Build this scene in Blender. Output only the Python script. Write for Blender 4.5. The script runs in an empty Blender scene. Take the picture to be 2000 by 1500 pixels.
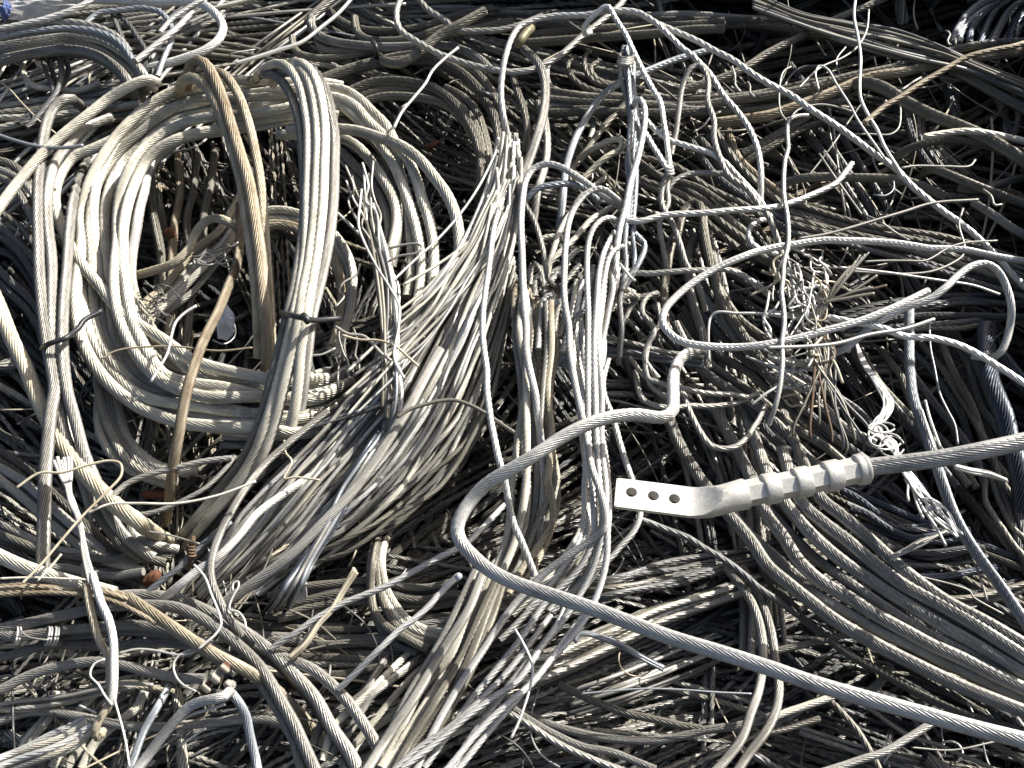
import bpy, bmesh, math, random
import numpy as np
from mathutils import Vector, Matrix
random.seed(7); rng = np.random.default_rng(7)
SC = bpy.context.scene
COL = SC.collection

# ------------------------------------------------------------------ camera, sky, sun, exposure
PITCH = math.radians(40.0)          # the camera looks down on the heap
TILT = math.radians(30.0)           # the heap's face leans back from the line of sight
D = 1.5                             # metres to the middle of the heap's face
TX = math.tan(math.radians(25.9)); TY = TX * 0.75
O = np.array([0.0, 0.0, 0.75])
R_ = np.array([1.0, 0, 0])
F_ = np.array([0, math.cos(PITCH), -math.sin(PITCH)])
U_ = np.array([0, math.sin(PITCH), math.cos(PITCH)])
N_ = -F_ * math.cos(TILT) + U_ * math.sin(TILT)
CAM = O - F_ * D
cam = bpy.data.cameras.new('camera'); camo = bpy.data.objects.new('camera', cam); COL.objects.link(camo)
camo.location = CAM; camo.rotation_euler = (math.pi / 2 - PITCH, 0, 0)
cam.sensor_width = 36; cam.lens = 18 / TX; cam.clip_start = 0.02; cam.clip_end = 500
SC.camera = camo

SUN = 0.607 * R_ + 0.76 * U_ - 0.219 * F_        # towards the sun
SUN = SUN / np.linalg.norm(SUN)
elev = math.asin(SUN[2]); azim = math.atan2(SUN[0], SUN[1])
w = bpy.data.worlds.new('World'); SC.world = w; w.use_nodes = True
nt = w.node_tree; nt.nodes.clear()
sky = nt.nodes.new('ShaderNodeTexSky'); sky.sky_type = 'NISHITA'; sky.sun_disc = False
sky.dust_density = 5.0; sky.ozone_density = 0.6; sky.sun_elevation = elev; sky.sun_rotation = azim
bg = nt.nodes.new('ShaderNodeBackground'); bg.inputs['Strength'].default_value = 0.07
ow = nt.nodes.new('ShaderNodeOutputWorld')
nt.links.new(sky.outputs[0], bg.inputs[0]); nt.links.new(bg.outputs[0], ow.inputs[0])
sl = bpy.data.lights.new('sun', 'SUN'); sl.energy = 5.0; sl.angle = math.radians(0.5); sl.color = (1, 0.968, 0.915)
so = bpy.data.objects.new('sun', sl); COL.objects.link(so)
so.rotation_euler = Vector(SUN).to_track_quat('Z', 'Y').to_euler(); so.location = (2, 2, 4)
vs = SC.view_settings; vs.view_transform = 'Standard'; vs.look = 'None'; vs.gamma = 1; vs.exposure = 0.9
vs.use_curve_mapping = False
SC.cycles.max_bounces = 4; SC.cycles.diffuse_bounces = 3; SC.cycles.glossy_bounces = 2
SC.cycles.caustics_reflective = False; SC.cycles.caustics_refractive = False

# ------------------------------------------------------------------ materials
MATS = {}
def cable_mat(name, ca, cb, metal=0.35, rough=0.5, dirt=(0.10, 0.085, 0.06), dirt_amt=0.45, bump=0.25):
    m = bpy.data.materials.new(name); m.use_nodes = True
    t = m.node_tree; n = t.nodes; L = t.links; n.clear()
    out = n.new('ShaderNodeOutputMaterial'); p = n.new('ShaderNodeBsdfPrincipled')
    uv = n.new('ShaderNodeUVMap'); uv.uv_map = 'lay'
    sx = n.new('ShaderNodeSeparateXYZ'); L.new(uv.outputs[0], sx.inputs[0])
    rl = n.new('ShaderNodeAttribute'); rl.attribute_name = 'relief'
    def M(op, a, b=None):
        q = n.new('ShaderNodeMath'); q.operation = op
        for k, x in enumerate((a, b)):
            if x is None: continue
            if isinstance(x, (int, float)): q.inputs[k].default_value = x
            else: L.new(x, q.inputs[k])
        return q.outputs[0]
    wn = n.new('ShaderNodeTexWhiteNoise'); wn.noise_dimensions = '1D'
    oi = n.new('ShaderNodeObjectInfo')
    L.new(M('ADD', M('FLOOR', sx.outputs[0]), M('MULTIPLY', oi.outputs['Random'], 97.0)), wn.inputs['W'])
    ridge = M('POWER', M('ABSOLUTE', M('SINE', M('MULTIPLY', sx.outputs[0], math.pi))), 0.8)
    at = n.new('ShaderNodeAttribute'); at.attribute_name = 'tone'
    tonef = M('ADD', M('MULTIPLY', at.outputs['Fac'], 0.55), M('MULTIPLY', wn.outputs['Value'], 0.45))
    tc = n.new('ShaderNodeTexCoord')
    mx = n.new('ShaderNodeMix'); mx.data_type = 'RGBA'
    mx.inputs[6].default_value = (*ca, 1); mx.inputs[7].default_value = (*cb, 1)
    L.new(tonef, mx.inputs[0])
    n1 = n.new('ShaderNodeTexNoise'); n1.inputs['Scale'].default_value = 26; n1.inputs['Detail'].default_value = 6
    n1.inputs['Roughness'].default_value = 0.65
    L.new(tc.outputs['Object'], n1.inputs['Vector'])
    r1 = n.new('ShaderNodeMapRange'); r1.inputs[1].default_value = 0.47; r1.inputs[2].default_value = 0.72
    r1.inputs[3].default_value = 0; r1.inputs[4].default_value = dirt_amt
    L.new(n1.outputs[0], r1.inputs[0])
    m2 = n.new('ShaderNodeMix'); m2.data_type = 'RGBA'; m2.inputs[7].default_value = (*dirt, 1)
    L.new(r1.outputs[0], m2.inputs[0]); L.new(mx.outputs[2], m2.inputs[6])
    r2 = n.new('ShaderNodeMapRange'); r2.inputs[3].default_value = 0.68; r2.inputs[4].default_value = 1.15
    L.new(oi.outputs['Random'], r2.inputs[0])
    # fine speckle of oxide
    n2 = n.new('ShaderNodeTexNoise'); n2.inputs['Scale'].default_value = 420; n2.inputs['Detail'].default_value = 3
    L.new(tc.outputs['Object'], n2.inputs['Vector'])
    r3 = n.new('ShaderNodeMapRange'); r3.inputs[1].default_value = 0.3; r3.inputs[2].default_value = 0.7
    r3.inputs[3].default_value = 0.82; r3.inputs[4].default_value = 1.12
    L.new(n2.outputs[0], r3.inputs[0])
    mu = n.new('ShaderNodeMath'); mu.operation = 'MULTIPLY'
    L.new(r2.outputs[0], mu.inputs[0]); L.new(r3.outputs[0], mu.inputs[1])
    vm = n.new('ShaderNodeVectorMath'); vm.operation = 'SCALE'
    L.new(m2.outputs[2], vm.inputs[0]); L.new(mu.outputs[0], vm.inputs['Scale'])
    L.new(vm.outputs[0], p.inputs['Base Color'])
    p.inputs['Metallic'].default_value = metal
    r4 = n.new('ShaderNodeMapRange'); r4.inputs[3].default_value = rough - 0.1; r4.inputs[4].default_value = rough + 0.15
    L.new(n1.outputs[0], r4.inputs[0]); L.new(r4.outputs[0], p.inputs['Roughness'])
    bp = n.new('ShaderNodeBump'); bp.inputs['Strength'].default_value = 1.0; bp.inputs['Distance'].default_value = 1.0
    L.new(M('ADD', M('MULTIPLY', ridge, rl.outputs['Fac']), M('MULTIPLY', n2.outputs[0], 0.0006 * bump)), bp.inputs['Height']); L.new(bp.outputs[0], p.inputs['Normal'])
    L.new(p.outputs[0], out.inputs[0])
    MATS[name] = m
    return m
cable_mat('pale', (0.76, 0.73, 0.62), (0.52, 0.49, 0.40), 0.15, 0.45)
cable_mat('white', (0.78, 0.77, 0.73), (0.52, 0.51, 0.47), 0.35, 0.4, dirt_amt=0.25)
cable_mat('grey', (0.47, 0.455, 0.41), (0.25, 0.24, 0.21), 0.35, 0.43)
cable_mat('alu', (0.70, 0.69, 0.655), (0.45, 0.44, 0.41), 0.4, 0.42, dirt_amt=0.4)
cable_mat('clamp_metal', (0.40, 0.38, 0.33), (0.30, 0.28, 0.24), 0.3, 0.5, dirt=(0.16, 0.09, 0.04), dirt_amt=0.6, bump=0.8)
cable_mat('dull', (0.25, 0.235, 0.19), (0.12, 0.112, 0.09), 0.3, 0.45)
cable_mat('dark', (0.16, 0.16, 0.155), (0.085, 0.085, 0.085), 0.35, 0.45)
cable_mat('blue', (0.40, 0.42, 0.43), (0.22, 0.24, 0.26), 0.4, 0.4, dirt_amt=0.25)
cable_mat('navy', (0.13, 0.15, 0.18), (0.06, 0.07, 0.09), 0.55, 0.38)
cable_mat('tan', (0.43, 0.375, 0.27), (0.22, 0.175, 0.115), 0.15, 0.55, dirt=(0.13, 0.075, 0.035), dirt_amt=0.75)
cable_mat('straw', (0.60, 0.55, 0.42), (0.36, 0.315, 0.22), 0.15, 0.5, dirt=(0.20, 0.13, 0.065), dirt_amt=0.65)
cable_mat('rusty', (0.17, 0.12, 0.07), (0.09, 0.06, 0.035), 0.1, 0.7, dirt=(0.10, 0.04, 0.015))
cable_mat('lug_metal', (0.66, 0.645, 0.59), (0.56, 0.54, 0.49), 0.4, 0.38, dirt=(0.34, 0.31, 0.25), dirt_amt=0.6, bump=0.3)
cable_mat('tie_black', (0.02, 0.022, 0.024), (0.02, 0.022, 0.024), 0.0, 0.4, dirt_amt=0.1)
cable_mat('rust', (0.17, 0.065, 0.03), (0.10, 0.04, 0.02), 0.0, 0.9, dirt=(0.08, 0.03, 0.01), bump=1.0)
cable_mat('plastic', (0.62, 0.66, 0.70), (0.62, 0.66, 0.70), 0.0, 0.35, dirt=(0.35, 0.33, 0.3))
cable_mat('brass', (0.30, 0.28, 0.17), (0.22, 0.20, 0.11), 0.3, 0.5)
cable_mat('earth_and_gap_shade', (0.045, 0.04, 0.033), (0.03, 0.026, 0.02), 0.0, 0.95, bump=1.0)  # real ground, and the painted black of the gaps between cables
cable_mat('wall_paint', (0.75, 0.74, 0.70), (0.75, 0.74, 0.70), 0.0, 0.8)
cable_mat('wall_blue', (0.12, 0.17, 0.42), (0.12, 0.17, 0.42), 0.0, 0.6)

# ------------------------------------------------------------------ from a place on the heap's face to a point in the yard
def place(x, y, hcm):
    """x, y: where on the heap's face (photo grid), hcm: how far it stands off that face in cm -> (point, metres per photo pixel)"""
    x = np.asarray(x, float); y = np.asarray(y, float); h = np.asarray(hcm, float) * 0.01
    d = F_[None] + R_[None] * ((x - 1000) / 1000 * TX)[:, None] + U_[None] * ((750 - y) / 750 * TY)[:, None]
    t = (h - (CAM - O) @ N_) / (d @ N_)
    return CAM[None] + d * t[:, None], t * TX / 1000

def S(txt, h=0.0):
    """'x,y x,y,h ...' -> array of x, y, h with missing heights filled in"""
    P = []
    for tok in txt.split():
        v = tok.split(',')
        P.append([float(v[0]), float(v[1]), float(v[2]) if len(v) > 2 else np.nan])
    P = np.array(P)
    k = ~np.isnan(P[:, 2])
    if not k.any(): P[:, 2] = h
    else:
        i = np.arange(len(P)); P[:, 2] = np.interp(i, i[k], P[k, 2])
    return P

def smooth_path(P, step):
    """centripetal Catmull-Rom through the points, resampled every `step` pixels"""
    P = np.asarray(P, float)
    if len(P) == 2: P = np.array([P[0], (P[0] + P[1]) / 2, P[1]])
    Q = np.vstack([2 * P[0] - P[1], P, 2 * P[-1] - P[-2]])
    out = []
    for i in range(1, len(Q) - 2):
        p0, p1, p2, p3 = Q[i - 1:i + 3]
        d = lambda a, b: max(np.linalg.norm(a[:2] - b[:2]), 1e-3) ** 0.5
        t0 = 0; t1 = d(p0, p1); t2 = t1 + d(p1, p2); t3 = t2 + d(p2, p3)
        n = max(3, int(np.linalg.norm(p2[:2] - p1[:2]) / 3))
        t = np.linspace(t1, t2, n, endpoint=False)[:, None]
        a1 = (t1 - t) / (t1 - t0) * p0 + (t - t0) / (t1 - t0) * p1
        a2 = (t2 - t) / (t2 - t1) * p1 + (t - t1) / (t2 - t1) * p2
        a3 = (t3 - t) / (t3 - t2) * p2 + (t - t2) / (t3 - t2) * p3
        b1 = (t2 - t) / (t2 - t0) * a1 + (t - t0) / (t2 - t0) * a2
        b2 = (t3 - t) / (t3 - t1) * a2 + (t - t1) / (t3 - t1) * a3
        out.append((t2 - t) / (t2 - t1) * b1 + (t - t1) / (t2 - t1) * b2)
    out.append(P[-1:])
    C = np.vstack(out)
    s = np.concatenate([[0], np.cumsum(np.linalg.norm(np.diff(C[:, :2], axis=0), axis=1))])
    n = max(4, int(s[-1] / step) + 1)
    u = np.linspace(0, s[-1], n)
    return np.stack([np.interp(u, s, C[:, k]) for k in range(C.shape[1])], 1)

def jitter(n, scale, step):
    """smooth random offset along a path: n samples, a wave every `step` samples"""
    k = max(3, int(n / max(step, 1)) + 3)
    v = rng.normal(0, scale, k)
    return np.interp(np.linspace(0, k - 1, n), np.arange(k), v) if k < 4 else \
        np.convolve(np.interp(np.linspace(0, k - 1, n + 8), np.arange(k), v), np.hanning(9) / np.hanning(9).sum(), 'valid')[:n]

def kink(n, amp, every):
    k = max(2, int(n / every) + 2)
    return np.interp(np.linspace(0, k - 1, n), np.arange(k) + rng.uniform(-0.3, 0.3, k), rng.normal(0, amp, k))

def lobes_for(dia):
    """(wires seen round the rope, vertices per wire, sides)"""
    if dia >= 27: return 18, 2, 36
    if dia >= 21: return 16, 2, 32
    if dia >= 17: return 14, 2, 28
    if dia >= 14.6: return 11, 2, 22
    if dia >= 9: return 7, 2, 14
    return 0, 0, 6

def tube_arrays(W, rad, nl, vp, m, groove=None, lay=9.0, phase=0.0, hand=1):
    """twisted strand along world points W. The rings turn with the lay, so every wire keeps its own lay coordinate."""
    n = len(W); T = np.gradient(W, axis=0); T /= np.linalg.norm(T, axis=1)[:, None] + 1e-12
    a = np.cross(T[0], [0.3, 0.2, 1.0]); a /= np.linalg.norm(a)
    U = np.empty_like(W); U[0] = a
    for i in range(1, n):
        u = U[i - 1] - T[i] * (U[i - 1] @ T[i]); U[i] = u / (np.linalg.norm(u) + 1e-12)
    V = np.cross(T, U)
    ang = np.arange(m) / m * 2 * math.pi
    prof = np.ones(m)
    if groove is None: groove = min(0.3, 4.0 / max(nl, 1))
    if vp: prof = np.where(np.arange(m) % vp == 0, 1 - groove, 1.0)
    s = np.concatenate([[0], np.cumsum(np.linalg.norm(np.diff(W, axis=0), axis=1))])
    r0 = float(np.mean(rad))
    tw = hand * s / (lay * 2 * r0) * 2 * math.pi + phase if nl else np.zeros(n)
    A = ang[None] + tw[:, None]
    rr = np.broadcast_to(np.asarray(rad, float), (n,))[:, None] * prof[None]
    X = W[:, None] + rr[..., None] * (np.cos(A)[..., None] * U[:, None] + np.sin(A)[..., None] * V[:, None])
    verts = X.reshape(-1, 3)
    i = np.arange(n - 1)[:, None] * m; j = np.arange(m)[None]; j2 = (j + 1) % m
    F = np.stack([i + j, i + j2, i + m + j2, i + m + j], -1).reshape(-1, 4)
    k = (nl or 1) / m
    uu = np.stack([j * k, (j + 1) * k, (j + 1) * k, j * k], -1) + 0 * i[..., None]
    vv = np.stack([s[:-1], s[:-1], s[1:], s[1:]], -1)[:, None, :] + 0 * uu
    UV = np.stack([uu, vv], -1).reshape(-1, 2)
    tv = np.clip(rng.random() * 0.6 + 0.2 + jitter(n, 0.2, 9), 0, 1)[:, None] + np.zeros((1, m))
    rel = np.full(len(verts), 0.5 * 2 * math.pi * r0 / nl if nl and not vp else 0.0)
    return verts, F, UV, tv.reshape(-1), rel

def mesh_from(name, verts, quads, tone, caps=(), uv=None, relief=None, crease=None):
    me = bpy.data.meshes.new(name)
    nq = len(quads); extra = sum(len(c) for c in caps)
    me.vertices.add(len(verts)); me.vertices.foreach_set('co', verts.astype(np.float32).ravel())
    me.loops.add(nq * 4 + extra); li = quads.ravel()
    if caps: li = np.concatenate([li] + [np.asarray(c) for c in caps])
    me.loops.foreach_set('vertex_index', li.astype(np.int32))
    me.polygons.add(nq + len(caps))
    starts = np.arange(nq) * 4; tot = np.full(nq, 4)
    o = nq * 4
    for c in caps:
        starts = np.append(starts, o); tot = np.append(tot, len(c)); o += len(c)
    me.polygons.foreach_set('loop_start', starts.astype(np.int32))
    me.polygons.foreach_set('loop_total', tot.astype(np.int32))
    me.polygons.foreach_set('use_smooth', np.concatenate([np.ones(nq, bool), np.zeros(len(caps), bool)]))
    me.update(calc_edges=True)
    if crease:                                   # the seams between wires stay sharp
        m, vp = crease; e = np.empty(len(me.edges) * 2, np.int32); me.edges.foreach_get('vertices', e); e = e.reshape(-1, 2)
        sh = (np.abs(e[:, 0] - e[:, 1]) == m) & ((e[:, 0] % m) % vp == 0)
        se = me.attributes.new('sharp_edge', 'BOOLEAN', 'EDGE'); se.data.foreach_set('value', sh)
    at = me.attributes.new('tone', 'FLOAT', 'POINT'); at.data.foreach_set('value', tone.astype(np.float32))
    if uv is not None:
        ul = me.uv_layers.new(name='lay'); full = np.zeros((nq * 4 + extra, 2), np.float32); full[:nq * 4] = uv
        ul.data.foreach_set('uv', full.ravel())
    if relief is not None:
        at = me.attributes.new('relief', 'FLOAT', 'POINT'); at.data.foreach_set('value', relief.astype(np.float32))
    return me

def tag(o, label=None, cat=None, group=None, kind=None):
    if label: o['label'] = label
    if cat: o['category'] = cat
    if group: o['group'] = group
    if kind: o['kind'] = kind
    return o

def link(o, parent=None):
    COL.objects.link(o)
    if parent is not None:
        o.parent = parent; o.location = Vector(o.location) - Vector(parent.location)
    return o

def thing(name, label, cat, at, group=None):
    e = bpy.data.objects.new(name, None); e.empty_display_size = 0.05
    e.location = Vector(at); COL.objects.link(e)
    return tag(e, label, cat, group)

TRI = [0]
def rope(name, path, dia, mat, parent=None, lay=None, taper=None, hand=1, groove=None, nl=None, vp=None):
    """one cable or wire as one mesh; path = array of x, y, h (already smooth)"""
    W, mpp = place(path[:, 0], path[:, 1], path[:, 2])
    rad = np.full(len(W), 0.5 * dia * np.median(mpp))
    if taper is not None: rad = rad * np.interp(np.linspace(0, 1, len(W)), np.linspace(0, 1, len(taper)), taper)
    a, b, m = lobes_for(dia)
    if nl is not None: a, b, m = (nl, vp, nl * vp) if nl else (0, 0, vp)
    v, q, uv, tn, rel = tube_arrays(W, rad, a, b, m, groove, lay or random.uniform(8, 11), random.random() * 6, hand)
    o0 = W[0].copy()
    n = len(W)
    me = mesh_from(name, v - o0, q, tn, (np.arange(m)[::-1], np.arange(m) + (n - 1) * m), uv, rel, (m, b) if b == 2 else None)
    TRI[0] += len(q) * 2
    ob = bpy.data.objects.new(name, me); ob.location = Vector(o0); me.materials.append(MATS[mat])
    return link(ob, parent)

def stepfor(dia): return max(5.5, min(15.0, 0.65 * dia))

def cable(txt, dia, h, mat, label, name='stranded_cable', cat='cable', group=None, **k):
    P = S(txt, h) if isinstance(txt, str) else txt
    C = smooth_path(P, stepfor(dia))
    if dia >= 9:
        C[:, 0] += jitter(len(C), 0.9, 9); C[:, 1] += jitter(len(C), 0.9, 9)
        if dia < 17: C[:, 0] += kink(len(C), 1.7, 7); C[:, 1] += kink(len(C), 1.7, 7)
    o = rope(name, C, dia, mat, **k)
    return tag(o, label, cat, group)

def wire(txt, dia, h, mat, label, **k):
    return cable(txt, dia, h, mat, label, name='loose_wire', cat='wire', **k)

def pick(m): return m if isinstance(m, str) else random.choice(m)

def fan(A, B, n, dia, h, spread=1.0, wob=0.5, trim=0.03, top=None):
    """n strand paths lying between two edge lines"""
    a = smooth_path(S(A, h), 6); b = smooth_path(S(B, h), 6)
    M = max(len(a), len(b))
    def rs(c): 
        u = np.linspace(0, 1, M); v = np.linspace(0, 1, len(c))
        return np.stack([np.interp(u, v, c[:, k]) for k in range(3)], 1)
    a = rs(a); b = rs(b); out = []
    order = rng.permutation(n)
    for i in range(n):
        t = (i + 0.5) / n + jitter(M, wob / n, 22)
        C = a + (b - a) * t[:, None]
        C[:, 2] += spread * ((order[i] % 3) - 1) * 0.8 + jitter(M, 0.45 * spread, 20)
        s0 = int(M * random.uniform(0, trim if top is None else top)); s1 = M - int(M * random.uniform(0, trim))
        out.append(smooth_path(C[s0:s1:3], stepfor(dia)))
    return out

def bundle(A, B, n, dia, h, mat, label, name='cable_bundle', cat='cable bundle', part='strand', parent=None, spread=1.0, wob=0.5, trim=0.03, dvar=0.12, top=None, **k):
    F = fan(A, B, n, dia, h, spread, wob, trim, top)
    if parent is None:
        W, _ = place(F[0][:1, 0], F[0][:1, 1], F[0][:1, 2]); parent = thing(name, label, cat, W[0])
    for C in F: rope(part, C, dia * random.uniform(1 - dvar, 1 + dvar), pick(mat), parent, **k)
    return parent

def coil_thing(name, label, cat, x, y, h, group=None):
    W, _ = place([x], [y], [h]); return thing(name, label, cat, W[0], group)

def part_rope(parent, txt, dia, h, mat, name='strand', **k):
    C = smooth_path(S(txt, h), stepfor(dia))
    if dia >= 9:
        C[:, 0] += jitter(len(C), 0.8, 9); C[:, 1] += jitter(len(C), 0.8, 9)
        if dia < 17: C[:, 0] += kink(len(C), 1.3, 8); C[:, 1] += kink(len(C), 1.3, 8)
    return rope(name, C, dia, pick(mat), parent, **k)

def curl(x0, y0, x1, y1, h0, h1, amp, n=6):
    t = np.linspace(0, 1, n)
    P = np.stack([x0 + (x1 - x0) * t, y0 + (y1 - y0) * t, h0 + (h1 - h0) * t], 1)
    P[1:, 0] += rng.normal(0, amp, n - 1); P[1:, 1] += rng.normal(0, amp, n - 1); P[1:, 2] += rng.normal(0, amp * 0.06, n - 1)
    return P

# ================================================================== the setting
def flat_mesh(name, verts, faces, mat, kind):
    me = bpy.data.meshes.new(name); me.from_pydata(verts, [], faces); me.materials.append(MATS[mat])
    o = bpy.data.objects.new(name, me); COL.objects.link(o); o['kind'] = kind; return o
flat_mesh('ground', [(-60, -60, 0), (60, -60, 0), (60, 60, 0), (-60, 60, 0)], [(0, 1, 2, 3)], 'earth_and_gap_shade', 'structure')

# ================================================================== the large pale coil (left)
co = coil_thing('cable_coil', 'large wide-open coil of cream-white stranded cable, sunlit, black tie on its rim', 'cable coil', 200, 600, 2)
bundle('680,165,0 620,150,1.5 560,150,3 450,156 373,168 300,195 240,240 195,300 165,360 153,420 155,480 150,560 150,630 165,690 200,750 250,795 320,815 410,830 520,838,1 610,835,-1 690,800,-4',
       '680,245,0 630,242,1.5 575,245,3 470,258 400,268 340,290 300,320 275,370 262,420 255,480 252,540 262,590 285,640 330,690 380,720 430,735 510,745 570,750,1 640,740,-1 700,705,-4',
       10, 21.5, 3, ['pale', 'pale', 'pale', 'white'], '', part='turn', parent=co, spread=1.6, wob=0.75, dvar=0.1)
bundle('330,235,0.5 260,300 225,370 215,450 208,540 215,620 250,690 310,745 380,780 470,795 560,790,-1 660,760,-4',
       '380,262,0.5 310,320 285,370 272,450 262,540 275,590 305,640 350,690 400,715 470,735 560,740,-1 650,715,-4',
       5, 19, 0, ['pale', 'pale', 'straw'], '', part='turn', parent=co, spread=0.8, wob=0.5)
bundle('156,440,-2 157,520 163,600 188,680 230,750 285,800 350,825 430,838 530,845,0 640,840,-4', '195,470,-2 198,560 213,640 245,700 290,750 345,780 420,800 500,805 600,800,0 690,770,-4', 6, 19, 1.6, ['pale', 'white', 'pale'], '', part='turn', parent=co, spread=1.0, wob=0.6)
bundle('185,640 182,740 190,830 215,890 260,925 330,950', '232,770 245,840 268,880 300,900 345,915 390,915', 5, 22, -2, ['pale', 'grey'], '', part='turn', parent=co, spread=0.5)
for t, d, h in [
    ('227,269 187,288 144,307 120,336 107,373 107,400 112,423 131,469 160,517 197,562 229,602 267,631 320,663 373,701 416,717 485,733 560,745,3 640,740,-2', 23, 6.0),
    ('520,175 580,172 639,173 671,176 703,195 729,221 753,245 772,285,3 778,340,1 775,400,-1 765,470,-3 750,540,-6', 22, 4.5),
    ('560,210 640,188 690,205 721,240 753,269 793,307 812,347 825,390 838,430 846,480 847,530 840,600 820,660', 22, 3.2),
    ('570,225 655,203 690,225 727,262 756,300 780,347 800,400 816,455 825,517 820,570 806,630', 21, 2.6),
    ('560,255 660,251 700,256 740,269 783,285 820,312 849,347 873,381 889,420 896,460 898,510', 22, 5.2),
    ('540,262 663,269 700,288 727,320 753,360 772,400 776,440 768,480 758,520', 21, 2.0),
    ('560,240 650,232 700,252 740,290 762,330 775,380,0 776,450,-2 765,520,-5', 19, 1.0),
    ('600,275 663,293 690,320 716,345 740,378 754,412 760,450 750,500', 19, 0.6),
    ('600,285 660,305 700,350 725,400 740,450 742,500', 18, -0.4),
    ('500,190 580,195 650,200 700,215 740,255 770,310 790,370 800,440 805,510 795,580', 20, 1.5)]:
    part_rope(co, t, d, h, 'pale' if h > 1 else 'grey', 'turn')
# small inner loop of the coil
bundle('500,402 560,402 620,430 665,470 692,520 695,580 680,640 660,700', '505,448 560,448 610,468 642,500 658,540 660,590 650,650 636,695', 6, 15.5, -3, ['straw', 'pale', 'grey'], '', part='turn', parent=co, spread=0.5)
bundle('440,838 520,842 600,836 680,805 730,770', '430,870 520,868 590,858 660,835 720,800', 3, 18, -3, ['pale', 'grey'], '', part='turn', parent=co, spread=0.5)
# black plastic tie lying on the coil's left rim and round the grey cables
tie = part_rope(co, '84,682,7 95,674,9.2 112,668,9.5 130,661,9.5 143,650,8.6 155,640,8 163,627,7.8 175,618,7.5 188,612,7.2 199,605,7', 11, 7, 'tie_black', 'cable_tie', nl=0, vp=8)

# tan rusted pair looped over the coil
ta = coil_thing('cable_loop', 'rust-tan cables looped over the top of the pale coil', 'cable loop', 381, 150, 7)
part_rope(ta, '366,170,5 368,149,8 371,130,9 384,117,10 402,126,10 419,155,10 437,200,9 453,253,9 469,307,9 485,360,8.5 498,430,8 508,500,7 513,570,6 519,620,5 524,690,3 516,750,0', 25, 9, 'tan')
part_rope(ta, '350,185,4 352,165,7 366,152,8.5 386,155,9 408,176,9 427,213,8.5 443,253,8 459,307,8 472,360,7.5 482,430,7 494,500,6 502,570,5 506,640,3 508,700,1', 24, 8, 'straw')
part_rope(ta, '402,150,5 416,139,7 437,144,8 459,171,8 477,208,7.5 491,253,7 499,293,6.5 510,360,6 516,440,5.5 520,520,4.5 526,600,3 530,680,0', 20, 7, 'straw')

# bundle held by the second black tie
zb = coil_thing('cable_bundle', 'five pale cables side by side hanging over the coil, held by a black tie', 'cable bundle', 600, 400, 9)
tail = ' 563,617,10 548,680,8 530,750,6 508,830,3 475,900,0 420,970,-3 370,1030,-5'
for t, d, m in [
    ('490,156,4 503,149,7 518,145,9 540,150,9.5 561,173,10 577,208,10.5 588,253,10.5 593,307,10.5 596,400,10.5 589,480,10.5 576,560,10.5 563,617,10 548,680,8 530,750,6 508,830,3 475,900,0 420,970,-3 370,1030,-5 330,1075,-10', 22, 'grey'),
    ('495,160,5 505,144,8 527,128,10 547,123,11 569,139,11.3 585,165,11.5 596,208,11.5 603,253,11.5 604,320,11.4 601,400,11.2 598,480,11 586,560,10.8 574,617,10.5 560,680,8.6 543,750,6.5 520,830,4 490,900,1 440,970,-2 390,1030,-5 350,1080,-10', 22, 'pale'),
    ('530,165,6 548,146,9 577,133,11 596,149,11.8 609,181,12 617,227,12 620,280,12 617,347,11.8 614,420,11.5 604,510,11.2 592,570,11 585,617,10.8 572,680,9 555,750,7 535,830,4 505,900,1 455,970,-4 400,1030,-9', 22, 'pale'),
    ('550,130,7 564,123,10 583,122,11.5 604,136,12 620,165,12.2 631,208,12.2 636,253,12.1 634,320,12 631,400,11.6 621,490,11.2 608,560,10.9 597,617,10.6 588,680,9 583,740,7.5 575,800,5.5 568,832,4', 22, 'pale'),
    ('612,135,8 625,153,10.5 639,181,11.4 649,227,11.6 655,267,11.6 654,320,11.5 650,400,11.1 641,480,10.8 624,560,10.4 609,617,10 600,690,8.5 592,760,6.5 586,800,5', 22, 'grey')]:
    part_rope(zb, t, d, 10, m)
ztie = part_rope(zb, '552,610,8 557,612,11 570,616,13 585,619,13.4 600,622,13.2 612,624,11.5 630,622,10 661,619,8.5', 12, 10, 'tie_black', 'cable_tie', nl=0, vp=8)
th_ = part_rope(zb, '592,616,13.6 598,620,13.8 602,625,13.4', 15, 10, 'tie_black', 'tie_head', nl=0, vp=8)
th_.parent = ztie; th_.location = Vector(th_.location) - Vector(ztie.location)

# grey tied cables left of the coil
gb = coil_thing('cable_bundle', 'three upright grey cables tied together left of the pale coil', 'cable bundle', 90, 600, 6)
part_rope(gb, '165,215,1 153,203,4 138,193,6.5 118,200,7 101,219,7 88,256,7 80,307,7 74,360,7 73,423,7 75,477,7 77,530,7 83,597,7 91,663,7.3 101,717,7.3 107,762,7.3 100,800,7.2 95,850,7 90,910,6.5 86,980,6 84,1060,5 83,1110,4', 24, 7, ['grey'])
part_rope(gb, '215,230,1 190,240,3 160,253,5 133,283,6 107,320,6.3 93,370,6.4 93,437,6.4 101,503,6.6 103,570,6.6 103,637,6.8 108,703,6.6 114,770,6 125,847,5 150,905,3.5 171,965,2 185,1015,0', 22, 6, ['grey'])
part_rope(gb, '175,300,-5 160,335,-1 150,365,3 143,395,5 136,450,6 131,530,6.6 125,610,7 124,690,7.2 131,760,7 147,820,6 165,887,5 187,940,4 208,993,3 245,1050,1 300,1090,-1', 23, 6, ['grey'])
part_rope(gb, '120,300,1 100,350,3 92,420,4.4 90,500,5 92,580,5.2 97,650,5.4 104,720,5.2 120,800,4 140,870,2.5 160,930,1.5', 19, 5, ['grey'])

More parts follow.
